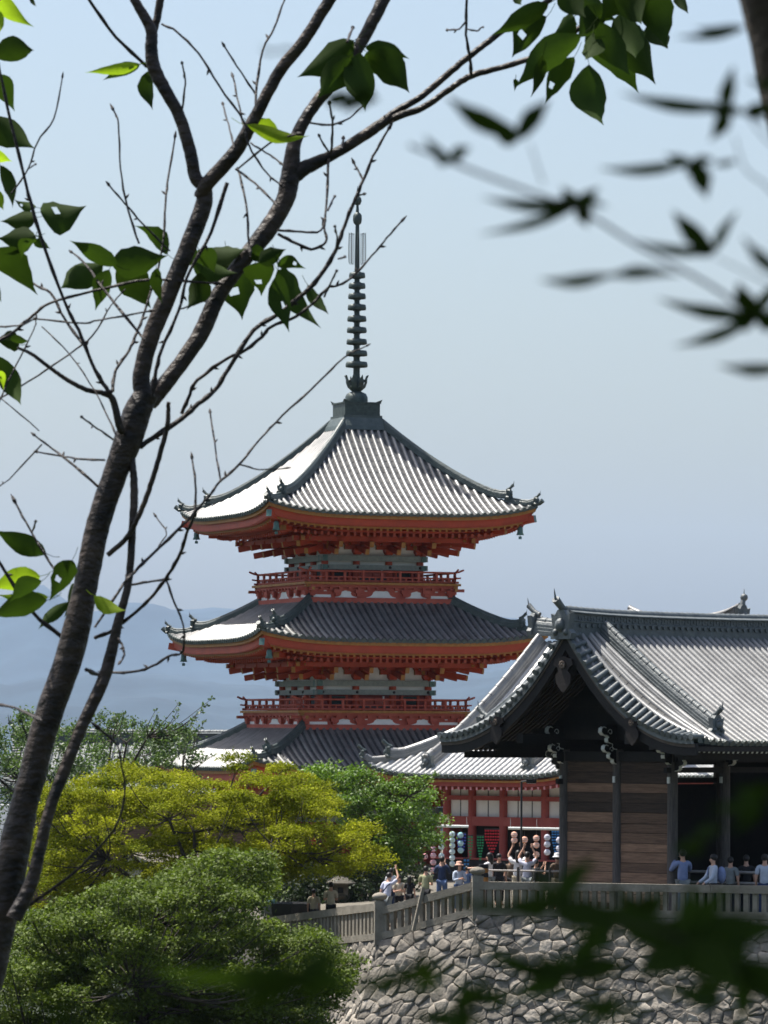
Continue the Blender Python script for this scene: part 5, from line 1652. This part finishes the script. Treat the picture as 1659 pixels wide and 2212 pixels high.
# ================================================================== NEAR CHERRY TREE (9 m away)
NY = 9.0; S9 = NY / FPX
near = thing('cherry_tree', 'near cherry tree leaning across the left with bare twigs and a few pointed leaves', 'tree', at(-260, 1575, NY) + Vector((0, 0, -3.8)))
NB = Vector(near.location)
def tw(pts, dy=0.0, dy1=None, mt='twig', n=7, per=4, knob=True, jit=.0):
    """pts: (x, y, width) in picture units at the tree's own distance"""
    dy1 = dy if dy1 is None else dy1
    P = [(p[0], p[1], p[2] if len(p) > 2 else None) for p in pts]
    ws = [p[2] for p in P]; 
    for i, w_ in enumerate(ws):
        if w_ is None: ws[i] = ws[i - 1] if i else 5
    C = catmull([(p[0], p[1], w_) for p, w_ in zip(P, ws)], per)
    k = len(C); out = []; rad = []
    for i, c in enumerate(C):
        q = i / (k - 1); Y = NY + lerp(dy, dy1, q)
        jx = rng.uniform(-jit, jit); jy = rng.uniform(-jit, jit)
        out.append(at(c[0] + jx, c[1] + jy, Y) - NB)
        r = max(1.5, c[2]) * (.43 if c[2] > 14 else .48) * Y / FPX
        if knob and i % 4 == 2: r *= 1.28
        rad.append(r)
    return out, rad
trunk = MB(); limbs = MB(); twigs = MB()
def limb(pts, dy=0, dy1=None, mb=limbs, mt='bark', n=12, jit=.6):
    o, r = tw(pts, dy, dy1, per=7, knob=False, jit=jit)
    r2 = []
    for a, b in zip(o, r): r2.append(b * (1 + .08 * noise.noise(a * 9)))
    if mb is limbs: mb = MB(); mb.tube(o, r2, mt, n=n, jitter=.02); mb.build('limb', near)
    else: mb.tube(o, r2, mt, n=n, jitter=.02)
def twig(pts, dy=0, dy1=None, mt='twig', bud=True):
    ws = [p[2] for p in pts if len(p) > 2] or [5]
    if len(pts[-1]) < 3: pts = pts[:-1] + [(pts[-1][0], pts[-1][1], max(2.4, ws[-1] * .6))]
    if len(pts[0]) < 3: pts = [(pts[0][0], pts[0][1], ws[0])] + pts[1:]
    o, r = tw(pts, dy, dy1, jit=.9)
    twigs.tube(o, r, mt, n=6)
    if bud:
        d = (o[-1] - o[-2]).normalized(); e = o[-1]; rr = r[-1]
        twigs.tube([e, e + d * rr * 3, e + d * rr * 7, e + d * rr * 11], [rr, rr * 2.0, rr * 1.3, rr * .2], mt, n=6)
    # side buds
    for i in range(5, len(o) - 3, 5):
        if rng.random() < .75:
            d = (o[i + 1] - o[i - 1]).normalized(); s = d.cross(Vector((rng.uniform(-.4, .4), 1, 0))).normalized() * rng.choice((-1, 1))
            rr = min(r[i], 5 * S9 * .5); v = (d * .7 + s * .8).normalized()
            twigs.tube([o[i], o[i] + v * rr * 3, o[i] + v * rr * 6], [rr * .8, rr * 1.2, rr * .2], mt, n=5)
limb([(-430, 3900, 110), (-300, 3100, 100), (-190, 2560, 92), (-80, 2250, 88), (-30, 2120, 84), (8, 1960, 80), (32, 1830, 80), (52, 1740, 70), (66, 1690, 68), (100, 1560, 68), (147, 1426, 72), (170, 1338, 69), (191, 1234, 62), (213, 1130, 60), (248, 1026, 60), (275, 956, 72), (298, 887, 72), (318, 850, 60)], mb=trunk, n=18)
limb([(318, 872, 52), (305, 817, 46), (326, 728, 44), (371, 618, 44), (416, 509, 44), (440, 440, 46), (440, 405, 38), (422, 382, 33), (411, 327, 31), (389, 255, 30), (364, 207, 31), (335, 153, 34), (327, 109, 33), (325, 62, 30), (291, 0, 23), (270, -50, 20)], mb=trunk, n=16)
limb([(330, 70, 22), (340, 36, 20), (346, 0, 20), (352, -50, 18)], .02)
limb([(435, 425, 42), (451, 393, 38), (509, 327, 35), (546, 262, 33), (603, 156, 30), (654, 91, 30), (712, 0, 30), (745, -50, 29)], .0, -.1, mb=trunk, n=14)
limb([(322, 868, 50), (366, 817, 42), (417, 748, 40), (440, 709, 42), (473, 637, 40), (527, 560, 40), (574, 502, 46), (614, 437, 46), (627, 380, 50), (636, 309, 36), (661, 255, 31), (697, 204, 30), (741, 153, 30), (785, 84, 32), (828, 0, 32), (852, -45, 30)], .05, .15, mb=trunk, n=16)
limb([(622, 392, 40), (657, 364, 40), (712, 338, 30), (766, 306, 28), (821, 269, 27), (857, 240, 20), (912, 207, 18), (985, 145, 17), (1039, 102, 16), (1097, 58, 16), (1170, 12, 14), (1215, -25, 13)], .1, .2)
limb([(812, 275, 24), (850, 255, 20), (912, 233, 18), (967, 196, 16), (1018, 164, 16), (1097, 142, 14), (1180, 112, 13), (1250, 62, 12), (1310, 15, 11), (1350, -25, 10)], .15, .05)
limb([(30, 1985, 40), (69, 1902, 34), (106, 1754, 28), (143, 1654, 30), (180, 1563, 30), (227, 1458, 32), (257, 1338, 24), (278, 1255, 20), (286, 1147, 20), (290, 1060, 20), (287, 1008, 18), (283, 965, 18)], -.08, .0)
limb([(364, 869, 9), (361, 921, 11), (340, 1001, 12), (319, 1067, 12), (299, 1116, 12), (274, 1161, 12), (233, 1199, 12)], -.1, -.02, n=9)
limb([(265, 935, 20), (257, 918, 20), (243, 862, 17), (222, 849, 12), (187, 842, 11), (146, 821, 10), (115, 800, 9), (69, 765, 8), (38, 751, 6)], -.03, -.1, n=9)
trunk.build('trunk', near)
TW = [
 [(300, 966, 13), (316, 956, 12), (392, 904, 12), (427, 873, 11), (465, 842, 10), (494, 796, 10), (548, 713, 10), (603, 677, 10), (657, 633, 10), (697, 589, 10), (726, 538, 9), (745, 484, 8), (766, 433, 8), (785, 389, 7), (806, 338, 6), (837, 282, 5)],
 [(392, 894, 9), (410, 852, 8), (427, 821, 8), (494, 772, 7), (519, 764, 7), (566, 728, 8), (585, 706, 7), (639, 684, 7), (675, 655, 6), (708, 622, 6), (726, 618, 5), (759, 600, 5), (803, 553, 4), (836, 513, 4), (865, 480, 4)],
 [(205, 1355, 6), (267, 1262, 7), (292, 1234, 8), (330, 1196, 7), (399, 1130, 7), (444, 1081, 6), (476, 1040, 6), (520, 1000, 6), (560, 950, 5), (610, 898, 5), (686, 828, 5), (742, 773, 4), (790, 748, 3)],
 [(476, 1040, 5), (466, 975, 4), (454, 893, 4)], [(520, 1003, 4), (560, 1014, 3), (615, 1012, 3)],
 [(405, 1145, 6), (418, 1119, 6), (423, 1060, 5), (416, 993, 4)],
 [(205, 1378, 9), (243, 1362, 8), (295, 1321, 8), (330, 1286, 8), (364, 1241, 8), (389, 1196, 8), (403, 1154, 7), (418, 1119, 6)],
 [(285, 1262, 6), (330, 1256, 5), (357, 1250, 5)], [(342, 1180, 3), (360, 1150, 3), (338, 1118, 3)],
 [(359, 1252, 5), (378, 1303, 5), (396, 1352, 4), (397, 1390, 5), (392, 1411, 5), (364, 1418, 6), (330, 1439, 6), (292, 1451, 6), (240, 1453, 6)],
 [(187, 1446, 10), (212, 1457, 9), (235, 1450, 8)], [(255, 1380, 6), (265, 1395, 5), (268, 1415, 5), (262, 1428, 4)],
 [(212, 1050, 7), (146, 994, 6), (115, 970, 5), (76, 942, 4)], [(227, 993, 5), (174, 991, 5), (139, 986, 4), (82, 977, 4)], [(248, 953, 5), (210, 925, 4), (177, 902, 4)],
 [(243, 850, 11), (229, 838, 10), (198, 783, 8), (170, 713, 8), (138, 648, 7), (91, 520, 8), (69, 447, 8), (55, 393, 7), (25, 269, 7), (0, 153, 6), (-15, 90, 5)],
 [(243, 845, 8), (250, 800, 7), (278, 758, 7), (295, 720, 7), (313, 673, 6), (349, 546, 5), (358, 437, 5), (364, 382, 5), (378, 300, 4)],
 [(313, 735, 6), (233, 637, 6), (189, 575, 5), (157, 545, 4)], [(180, 745, 7), (140, 690, 6), (109, 633, 6), (69, 611, 5), (0, 542, 5), (-30, 520, 5)],
 [(-10, 740, 6), (25, 720, 7), (73, 680, 7), (109, 655, 6), (200, 629, 6), (327, 604, 6), (460, 612, 5)], [(-20, 706, 4), (40, 703, 4), (73, 690, 4)],
 [(76, 688, 4), (171, 698, 4), (218, 691, 4), (320, 673, 4)],
 [(300, 527, 5), (276, 451, 5), (260, 364, 4), (256, 269, 4), (247, 240, 4)], [(367, 542, 4), (309, 484, 4), (270, 440, 4), (238, 402, 4)],
 [(25, 418, 4), (62, 364, 4), (80, 309, 4), (116, 255, 4), (134, 170, 3)], [(62, 364, 3), (76, 356, 3)],
 [(318, 145, 8), (251, 80, 7), (193, 0, 7), (170, -40, 6)],
 [(349, 52, 5), (382, 69, 5), (429, 116, 5), (473, 186, 5), (527, 262, 5), (537, 313, 5), (577, 375, 4), (602, 395, 4)],
 [(553, 206, 5), (520, 155, 4), (486, 102, 4)], [(553, 235, 6), (553, 204, 6), (567, 109, 5), (592, 62, 5), (614, 0, 4), (622, -30, 4)],
 [(506, 320, 5), (494, 270, 4), (481, 226, 4)], [(527, 276, 4), (515, 220, 4), (504, 168, 4)], [(393, 240, 5), (400, 182, 4), (394, 138, 4)],
 [(510, 366, 5), (550, 395, 5), (592, 435, 5)], [(513, 362, 5), (531, 437, 5), (538, 535, 5)],
 [(490, 395, 10), (455, 502, 8), (404, 600, 7), (386, 673, 7), (349, 755, 8), (335, 812, 9)], [(386, 668, 4), (430, 655, 3), (470, 640, 3)],
 [(600, 498, 6), (650, 500, 5), (694, 498, 5), (705, 447, 5), (708, 364, 6), (711, 340, 6)], [(600, 506, 7), (640, 525, 7), (672, 538, 7), (703, 524, 6), (701, 491, 5)], [(708, 455, 5), (722, 425, 4)],
 [(715, 330, 6), (719, 273, 5), (712, 225, 5)], [(670, 266, 5), (719, 269, 5), (755, 255, 4), (785, 229, 4)], [(711, 330, 5), (690, 296, 4)], [(738, 322, 5), (742, 300, 5)],
 [(515, 364, 5), (584, 309, 5), (640, 290, 5)], [(541, 309, 4), (575, 330, 4), (603, 349, 4)],
 [(-20, 1520, 7), (30, 1528, 6), (77, 1550, 7)], [(-20, 1670, 6), (32, 1712, 6), (60, 1738, 7)], [(60, 1540, 5), (85, 1550, 6)],
 [(50, 1965, 8), (100, 1930, 7), (159, 1886, 6), (227, 1817, 5), (259, 1765, 5), (270, 1701, 4), (262, 1650, 4), (254, 1611, 4), (217, 1576, 6)],
 [(-30, 1170, 8), (0, 1217, 8), (69, 1321, 9), (132, 1375, 11)], [(150, 1260, 6), (121, 1234, 6), (66, 1147, 5), (35, 1088, 5)], [(70, 1150, 4), (76, 1128, 4)],
 [(1018, 164, 8), (1015, 128, 7), (1007, 75, 6), (1008, 0, 6), (1008, -30, 5)], [(1008, 45, 4), (992, 62, 4), (967, 65, 4)], [(1008, 62, 4), (1030, 66, 4), (1042, 58, 3)],
 [(785, 389, 5), (775, 370, 4), (766, 356, 4)], [(766, 425, 4), (785, 420, 4)], [(727, 540, 5), (728, 510, 4), (724, 490, 4)], [(700, 640, 5), (715, 610, 4), (727, 585, 4)], [(730, 560, 4), (745, 555, 4)],
 [(750, 90, 6), (762, 60, 5)], [(90, 960, 4), (20, 1035, 3), (-20, 1060, 3)],
 [(84, 930, 3), (2, 860, 3)], [(-20, 905, 4), (10, 840, 4), (34, 790, 4), (72, 715, 3), (78, 690, 3)], [(-10, 866, 4), (60, 825, 4), (150, 765, 4), (200, 725, 4), (240, 660, 3), (262, 635, 3)],
 [(90, 705, 3), (150, 765, 3), (205, 845, 3), (235, 905, 4), (255, 950, 5)],
]
for i, t_ in enumerate(TW): twig(t_, dy=rng.uniform(-.12, .12), dy1=rng.uniform(-.25, .25))
twigs.build('twigs', near)

PROF = [(0, .0), (.05, .32), (.12, .62), (.22, .88), (.34, 1.0), (.46, .97), (.58, .82), (.69, .58), (.79, .33), (.87, .16), (.94, .06), (1, .0)]
def leaf3(mb, bx, by, tx, ty, w_, Y, mt, seed, org):
    r_ = random.Random(seed)
    A = at(bx, by, Y + r_.uniform(-.03, .03)); T = at(tx, ty, Y + r_.uniform(-.05, .05))
    ax = T - A; L_ = ax.length; axn = ax.normalized()
    view = at((bx + tx) / 2, (by + ty) / 2, 1.0).normalized()
    side = axn.cross(view).normalized(); nrm = side.cross(axn).normalized()
    phi = r_.uniform(-.7, .7); sd_ = side * math.cos(phi) + nrm * math.sin(phi); up = sd_.cross(axn).normalized()
    W_ = w_ * Y / FPX / max(.55, math.cos(phi)) * .5 * r_.uniform(.82, 1.02)
    bend = r_.uniform(-.16, .16); curl = r_.uniform(.04, .14); tipb = r_.choice((-1, 1)) * r_.uniform(.04, .10)
    vs = []
    for t, p in PROF:
        c = A + ax * t + side * (bend * L_ * math.sin(math.pi * t) * .5 + tipb * L_ * max(0, t - .75) ** 1.2 * 1.5) + up * curl * L_ * math.sin(math.pi * t)
        ww = W_ * p
        for u in (-1, -.55, 0, .55, 1):
            wig = 1 + (r_.uniform(-.09, .09) if abs(u) == 1 else 0)
            vs.append(c + sd_ * ww * u * wig + up * ww * (.35 * abs(u) ** 1.3) - org)
    fs = []
    for i in range(len(PROF) - 1):
        for j in range(4):
            a = i * 5 + j; fs.append((a, a + 1, a + 6, a + 5))
    if r_.random() < .2:      # insect holes
        for q in range(1):
            f_ = fs[r_.randrange(2, 7) * 4 + r_.choice((1, 2))] if len(fs) > 40 else None
            if f_ in fs: fs.remove(f_)
    mb.add(vs, fs, mt, True)
    mb.tube([A - org - axn * L_ * .25 + Vector((0, 0, L_ * .05)), A - org - axn * L_ * .12, A - org + axn * L_ * .05], .8 * Y / FPX, mt, n=4)
K3 = .3968
LV = []
def L3(bx, by, tx, ty, w_, mt='leaf_cherry'): LV.append((1042.3 + bx * K3, by * K3, 1042.3 + tx * K3, ty * K3, w_ * K3, mt))
L3(360, 20, 50, 200, 120); L3(350, 90, 165, 320, 150); L3(500, 90, 380, 190, 110); L3(540, 190, 180, 490, 170); L3(500, 310, 345, 575, 140); L3(580, 350, 655, 685, 190)
L3(560, 190, 842, 515, 230); L3(800, 120, 950, 460, 210); L3(520, -40, 740, 110, 170); L3(900, -120, 1010, 265, 240); L3(1050, -60, 1125, 75, 70); L3(700, 50, 520, 220, 150)
L3(330, 300, 265, 535, 70); L3(820, -80, 640, 130, 230); L3(420, -60, 560, 100, 150); L3(700, -60, 860, 140, 200); L3(640, 120, 800, 420, 190); L3(170, -40, 210, 30, 60); L3(600, 180, 560, 330, 130); L3(760, 60, 830, 320, 190); L3(930, 100, 1015, 265, 130); L3(180, 430, 172, 500, 30)
def L2(bx, by, tx, ty, w_, mt='leaf_cherry'): LV.append((493.7 + bx * .3638, by * .3638, 493.7 + tx * .3638, ty * .3638, w_ * .3638, mt))
L2(745, 240, 400, 450, 190); L2(810, 280, 1075, 355, 120); L2(820, 310, 1080, 550, 190); L2(780, 310, 805, 665, 220); L2(720, 330, 530, 590, 190); L2(830, 300, 940, 470, 150)
L2(110, 740, 480, 815, 100, 'leaf_sunlit'); L2(140, 740, 330, 850, 110, 'leaf_sunlit'); L2(140, 760, 240, 700, 60, 'leaf_sunlit')
L2(290, 1560, 460, 1600, 95); L2(320, 1570, 560, 1950, 120); L2(300, 1620, 370, 1975, 140); L2(470, 1690, 600, 1865, 70); L2(180, 1560, 345, 1480, 120); L2(290, 1600, 430, 1800, 130); L2(-60, 1560, 120, 1470, 130); L2(0, 1540, 90, 1900, 270); L2(160, 1560, 200, 1760, 190)
def L1(bx, by, tx, ty, w_, mt='leaf_cherry'): LV.append((bx * .3638, by * .3638, tx * .3638, ty * .3638, w_ * .3638, mt))
L1(612, 1570, 360, 1720, 180); L1(700, 1580, 415, 1420, 130); L1(660, 1570, 1000, 1520, 210); L1(690, 1600, 895, 1835, 230); L1(650, 1600, 560, 1845, 120); L1(995, 1510, 800, 1335, 130); L1(930, 1590, 960, 1810, 90)
L1(1190, 1500, 1470, 1475, 130); L1(1140, 1550, 1410, 1625, 170); L1(1190, 1620, 1105, 1840, 170); L1(1180, 1480, 1280, 1620, 150); L1(1130, 1440, 1180, 1600, 130); L1(1480, 1540, 1600, 1520, 110)
L1(-40, 340, 205, 310, 150); L1(-20, 440, 85, 665, 130); L1(-60, 690, 205, 890, 170); L1(-60, 920, 75, 955, 90, 'leaf_sunlit'); L1(0, 980, 80, 1235, 90); L1(240, 1260, 515, 1228, 240); L1(215, 1290, 0, 1310, 120); L1(215, 1230, 80, 1185, 60)
L1(210, 1400, -20, 1410, 150); L1(-40, 1480, 220, 1760, 210); L1(-60, 1120, 20, 1250, 90, 'leaf_sunlit'); L1(200, 1400, 300, 1480, 70); L1(200, 1420, 120, 1540, 100); L1(-60, -60, 200, 165, 130, 'leaf_sunlit'); L1(-30, 40, 0, 200, 60, 'leaf_sunlit'); L1(170, -30, 215, 40, 30)
L1(830, 380, 500, 425, 85, 'leaf_sunlit'); L1(830, 385, 610, 482, 90); L1(880, 420, 912, 655, 110); L1(-60, 1640, 5, 1800, 60)
def L4(bx, by, tx, ty, w_, mt='leaf_cherry'): LV.append((bx * .3472, 713.2 + by * .3472, tx * .3472, 713.2 + ty * .3472, w_ * .3472, mt))
L4(120, 90, -40, 60, 130); L4(60, 60, 180, 70, 60); L4(-10, 160, 138, 465, 140); L4(-30, 250, 20, 380, 60, 'leaf_sunlit')
L4(290, 1390, -40, 1230, 140); L4(250, 1530, -80, 1610, 160, 'leaf_sunlit'); L4(295, 1680, -60, 1790, 190); L4(450, 1430, 310, 1690, 170); L4(430, 1690, 235, 1860, 90); L4(585, 1650, 785, 1745, 100, 'leaf_sunlit'); L4(470, 1580, 400, 1790, 110); L4(260, 1560, 60, 1700, 120); L4(300, 1660, -20, 1640, 110, 'leaf_sunlit')
fol = MB()
for i, (a, b, c, d, w_, mt_) in enumerate(LV):
    leaf3(fol, a, b, c, d, w_, NY + rng.uniform(-.15, .2), mt_, 100 + i, NB)
fol.build('foliage', near)

# ================================================================== NEAR MAPLE (about 2 m away, out of focus)
MY = 1.6
TB = at(1760, 500, 3.1)
mp_ = thing('maple_tree', 'dark near maple at the right edge whose out of focus pointed leaves cross the view', 'tree', (TB.x + .35, 3.1, -1.65))
MBO = Vector(mp_.location)
m = MB()
pts = [Vector((TB.x + .35, 3.1, -1.75)) - MBO] + [at(x, y, Y) - MBO for x, y, Y in ((2100, 1700, 3.1), (1960, 1000, 3.1), (1850, 520, 3.1), (1765, 220, 3.1), (1700, 20, 3.1), (1650, -150, 3.1), (1600, -400, 3.15), (1500, -900, 3.2))]
rad = [.085, .075, .060, .045, .036, .030, .026, .02, .015]
m.tube(catmull([tuple(p) for p in pts], 4), list(np.interp(np.linspace(0, 8, 33), range(9), rad)), 'tree_bark', n=14, jitter=.08)
m.build('trunk', mp_)
tm = MB(); lm = MB()
def mtw(pts, w0=6, w1=3, Y=MY):
    C = catmull([(x, y) for x, y in pts], 4); k = len(C)
    tm = MB()
    tm.tube([at(c[0], c[1], Y) - MBO for c in C], [lerp(w0, w1, i / (k - 1)) * .5 * Y / FPX for i in range(k)], 'tree_bark', n=6)
    tm.build('twig', mp_)
def lobe(cx, cy, tx, ty, w_, Y, seed):
    r_ = random.Random(seed); A = at(cx, cy, Y); T = at(tx, ty, Y + r_.uniform(-.02, .02)); ax = T - A; L_ = ax.length; axn = ax.normalized()
    view = A.normalized(); side = axn.cross(view).normalized(); nrm = side.cross(axn)
    phi = r_.uniform(-.6, .6); sd_ = side * math.cos(phi) + nrm * math.sin(phi); up = sd_.cross(axn)
    W_ = w_ * (.33 if Y < 1.45 else .5) * Y / FPX / math.cos(phi)
    vs = []
    for t, p in ((0, .35), (.15, .7), (.32, 1), (.5, .95), (.66, .7), (.8, .4), (.91, .17), (1, 0)):
        c = A + ax * t + side * (.05 * L_ * math.sin(math.pi * t) * r_.choice((1,)))
        z = r_.uniform(.9, 1.1)
        vs += [c - sd_ * W_ * p * z + up * W_ * p * .2 - MBO, c - MBO, c + sd_ * W_ * p * z + up * W_ * p * .2 - MBO]
    fs = []
    for i in range(7):
        for j in range(2):
            a = i * 3 + j; fs.append((a, a + 1, a + 4, a + 3))
    lm.add(vs, fs, 'leaf_maple_near', False)
def mleaf(c, tips, Y=MY):
    for i, (x, y, w_) in enumerate(tips): lobe(c[0], c[1], x, y, w_, Y, int(c[0] * 7 + i * 13))
def r3(x, y): return (1042.3 + x * K3, y * K3)
def R3L(c, tips, Y=MY): mleaf(r3(*c), [(*r3(a, b), w_ * K3) for a, b, w_ in tips], Y)
R3L((1330, 590), [(740, 500, 75), (1370, 350, 85), (1235, 770, 90), (1200, 560, 70), (1420, 620, 60)])
R3L((1420, 615), [(1640, 600, 80), (1540, 680, 40)])
R3L((1140, 885), [(620, 912, 65), (1222, 1085, 120), (990, 835, 60), (1270, 870, 60), (1100, 960, 40)])
R3L((530, 1110), [(-20, 1070, 70), (-30, 1275, 60), (430, 1010, 80), (640, 1020, 70), (570, 1240, 100), (250, 1110, 80), (690, 1130, 40)])
R3L((1255, 1375), [(1030, 1140, 110), (1395, 1140, 60), (820, 1300, 60), (1130, 1340, 70)])
R3L((700, 1500), [(300, 1520, 70), (1090, 1500, 70)], 1.5)
R3L((1490, 1720), [(940, 1620, 80), (1030, 1885, 70), (1390, 1530, 110), (1640, 1540, 80), (1340, 1740, 130), (1640, 1790, 130)])
R3L((1640, 2000), [(1270, 1985, 75), (1640, 2080, 80)], 1.5)
R3L((200, 745), [(-200, 520, 120), (370, 540, 110), (40, 700, 110)])
R3L((-170, 880), [(-320, 730, 60), (-60, 800, 80), (-250, 870, 60)])
R3L((1420, 150), [(1040, 200, 50), (1150, 150, 60)], 1.7)
R3L((1640, 470), [(1430, 425, 60)], 1.5)
R3L((1640, 1500), [(1410, 1280, 80)], 1.5)
R3L((1380, 880), [(1250, 890, 40)])
mleaf((756, 218), [(700, 205, 40), (820, 215, 45), (810, 190, 30), (740, 240, 30)], 1.6)
mleaf((600, 110), [(560, 100, 14), (650, 112, 14)], 1.4)
mtw([r3(-400, 790), r3(-200, 870), r3(0, 950), r3(300, 1060), r3(560, 1160), r3(850, 1340), r3(1250, 1560), r3(1450, 1700), r3(1750, 1850)], 8, 9)
mtw([r3(1750, 1250), r3(1554, 1020), r3(1430, 920), r3(1370, 740)], 6, 3)
mtw([r3(1750, 1640), r3(1554, 1540), r3(1270, 1400)], 6, 3); mtw([r3(1700, 900), r3(1520, 730), r3(1440, 620)], 5, 3)
mtw([r3(330, 1000), r3(290, 880), r3(260, 780)], 4, 3)
# lower leaves
LY = 1.3
mleaf((1200, 1955), [(920, 1932, 40), (1165, 1872, 50), (1292, 1850, 75), (1340, 2010, 110), (1070, 1955, 80), (1250, 1990, 90)], LY)
mleaf((1480, 2030), [(1290, 1950, 110), (1370, 2110, 120), (1505, 1905, 75), (1585, 1915, 75), (1700, 2000, 140), (1600, 2150, 130), (1410, 2040, 150)], LY)
mleaf((1600, 2080), [(1720, 2190, 130), (1560, 2000, 140), (1600, 2230, 70), (1460, 2090, 110)], LY)
mleaf((1230, 2110), [(1000, 2030, 55), (1100, 2075, 70), (1100, 2150, 60), (1370, 2080, 90), (1330, 1990, 80)], LY)
mleaf((905, 2100), [(740, 2135, 65), (945, 2065, 50), (1010, 2105, 35), (830, 2125, 70)], 1.05)
mleaf((640, 2105), [(755, 2050, 70), (420, 2100, 100), (290, 2085, 55), (760, 2140, 90), (520, 2180, 80), (690, 2170, 80)], 1.15)
mleaf((150, 2230), [(95, 2110, 45), (210, 2215, 40)], 0.95)
mleaf((1650, 1725), [(1530, 1745, 45), (1580, 1800, 45), (1640, 1690, 60), (1590, 1700, 50)], 1.3)
mleaf((1500, 1815), [(1450, 1840, 40), (1570, 1785, 45), (1500, 1855, 35)], 1.3)
mleaf((1300, 2205), [(1140, 2195, 45), (1410, 2180, 45)], 1.0)
fr = random.Random(91)
for k in range(30):
    cx = fr.uniform(860, 1700); cy = fr.uniform(1960, 2180) if cx > 1150 else fr.uniform(2080, 2200)
    if k > 21 or k % 2: continue
    base_a = fr.uniform(2.4, 4.0) if fr.random() < .7 else fr.uniform(0, 6.28)
    tips = []
    for j in range(5):
        a = base_a + (j - 2) * .62 + fr.uniform(-.12, .12); ln = fr.uniform(70, 150) * (1 - .13 * abs(j - 2))
        tips.append((cx + math.cos(a) * ln, cy + math.sin(a) * ln * .6, fr.uniform(22, 40)))
    mleaf((cx, cy), tips, fr.uniform(1.3, 1.6))
mtw([(1800, 2250), (1640, 2120), (1480, 2030), (1200, 1955)], 9, 5, LY); mtw([(1640, 2120), (1400, 2120), (1230, 2110)], 6, 4, LY)
mtw([(1800, 1900), (1700, 1760), (1650, 1725), (1500, 1815)], 6, 3, 1.3)
mtw([(1750, 2420), (1300, 2300), (905, 2260), (640, 2240), (300, 2260), (150, 2260)], 8, 4, 0.98)
lm.build('foliage', mp_)
# unseen crowns of the two near trees, added above the view for shade
def shade_crown(root, spots, n, leaf, mt, seed, flat=.5):
    r_ = np.random.RandomState(seed); Cs = []
    for (x, y, z, rad) in spots:
        d = r_.normal(size=(n, 3)); d /= np.linalg.norm(d, axis=1)[:, None]
        c = d * r_.uniform(.2, 1, n)[:, None] ** .6 * rad; c[:, 2] *= flat
        Cs.append(c + np.array((x, y, z)) - np.array(root.location))
    quads_mesh('crown', leaf_quads(np.concatenate(Cs), leaf, up=.6, aspect=.6), mt, root)
cr = random.Random(77)
sp1 = [(cr.uniform(-2.6, 1.3), cr.uniform(-.6, 3.6), 0, cr.uniform(.35, .6)) for _ in range(46)]
sp1 = [(x, y, .55 + max(0, y) * .16 + r * .6 + cr.uniform(0, .9), r) for x, y, z, r in sp1]
sp1 += [(cr.uniform(-.9, .45), cr.uniform(.75, 2.2), 0, .3) for _ in range(14)]  # extra unseen clumps set in the sun's path over the lower leaves
sp1 = [(x, y, z if z else .5 + max(0, y) * .14 + cr.uniform(0, .7), r) for x, y, z, r in sp1]
shade_crown(mp_, sp1, 300, .075, 'leaf_maple_near', 5)
sp2 = [(cr.uniform(-4.2, 2.6), cr.uniform(7.6, 11.5), 0, cr.uniform(.4, .7)) for _ in range(26)]
sp2 = [(x, y, .17 * y + r * .6 + cr.uniform(.1, 1.7), r) for x, y, z, r in sp2]
shade_crown(near, sp2, 80, .10, 'leaf_cherry', 6)
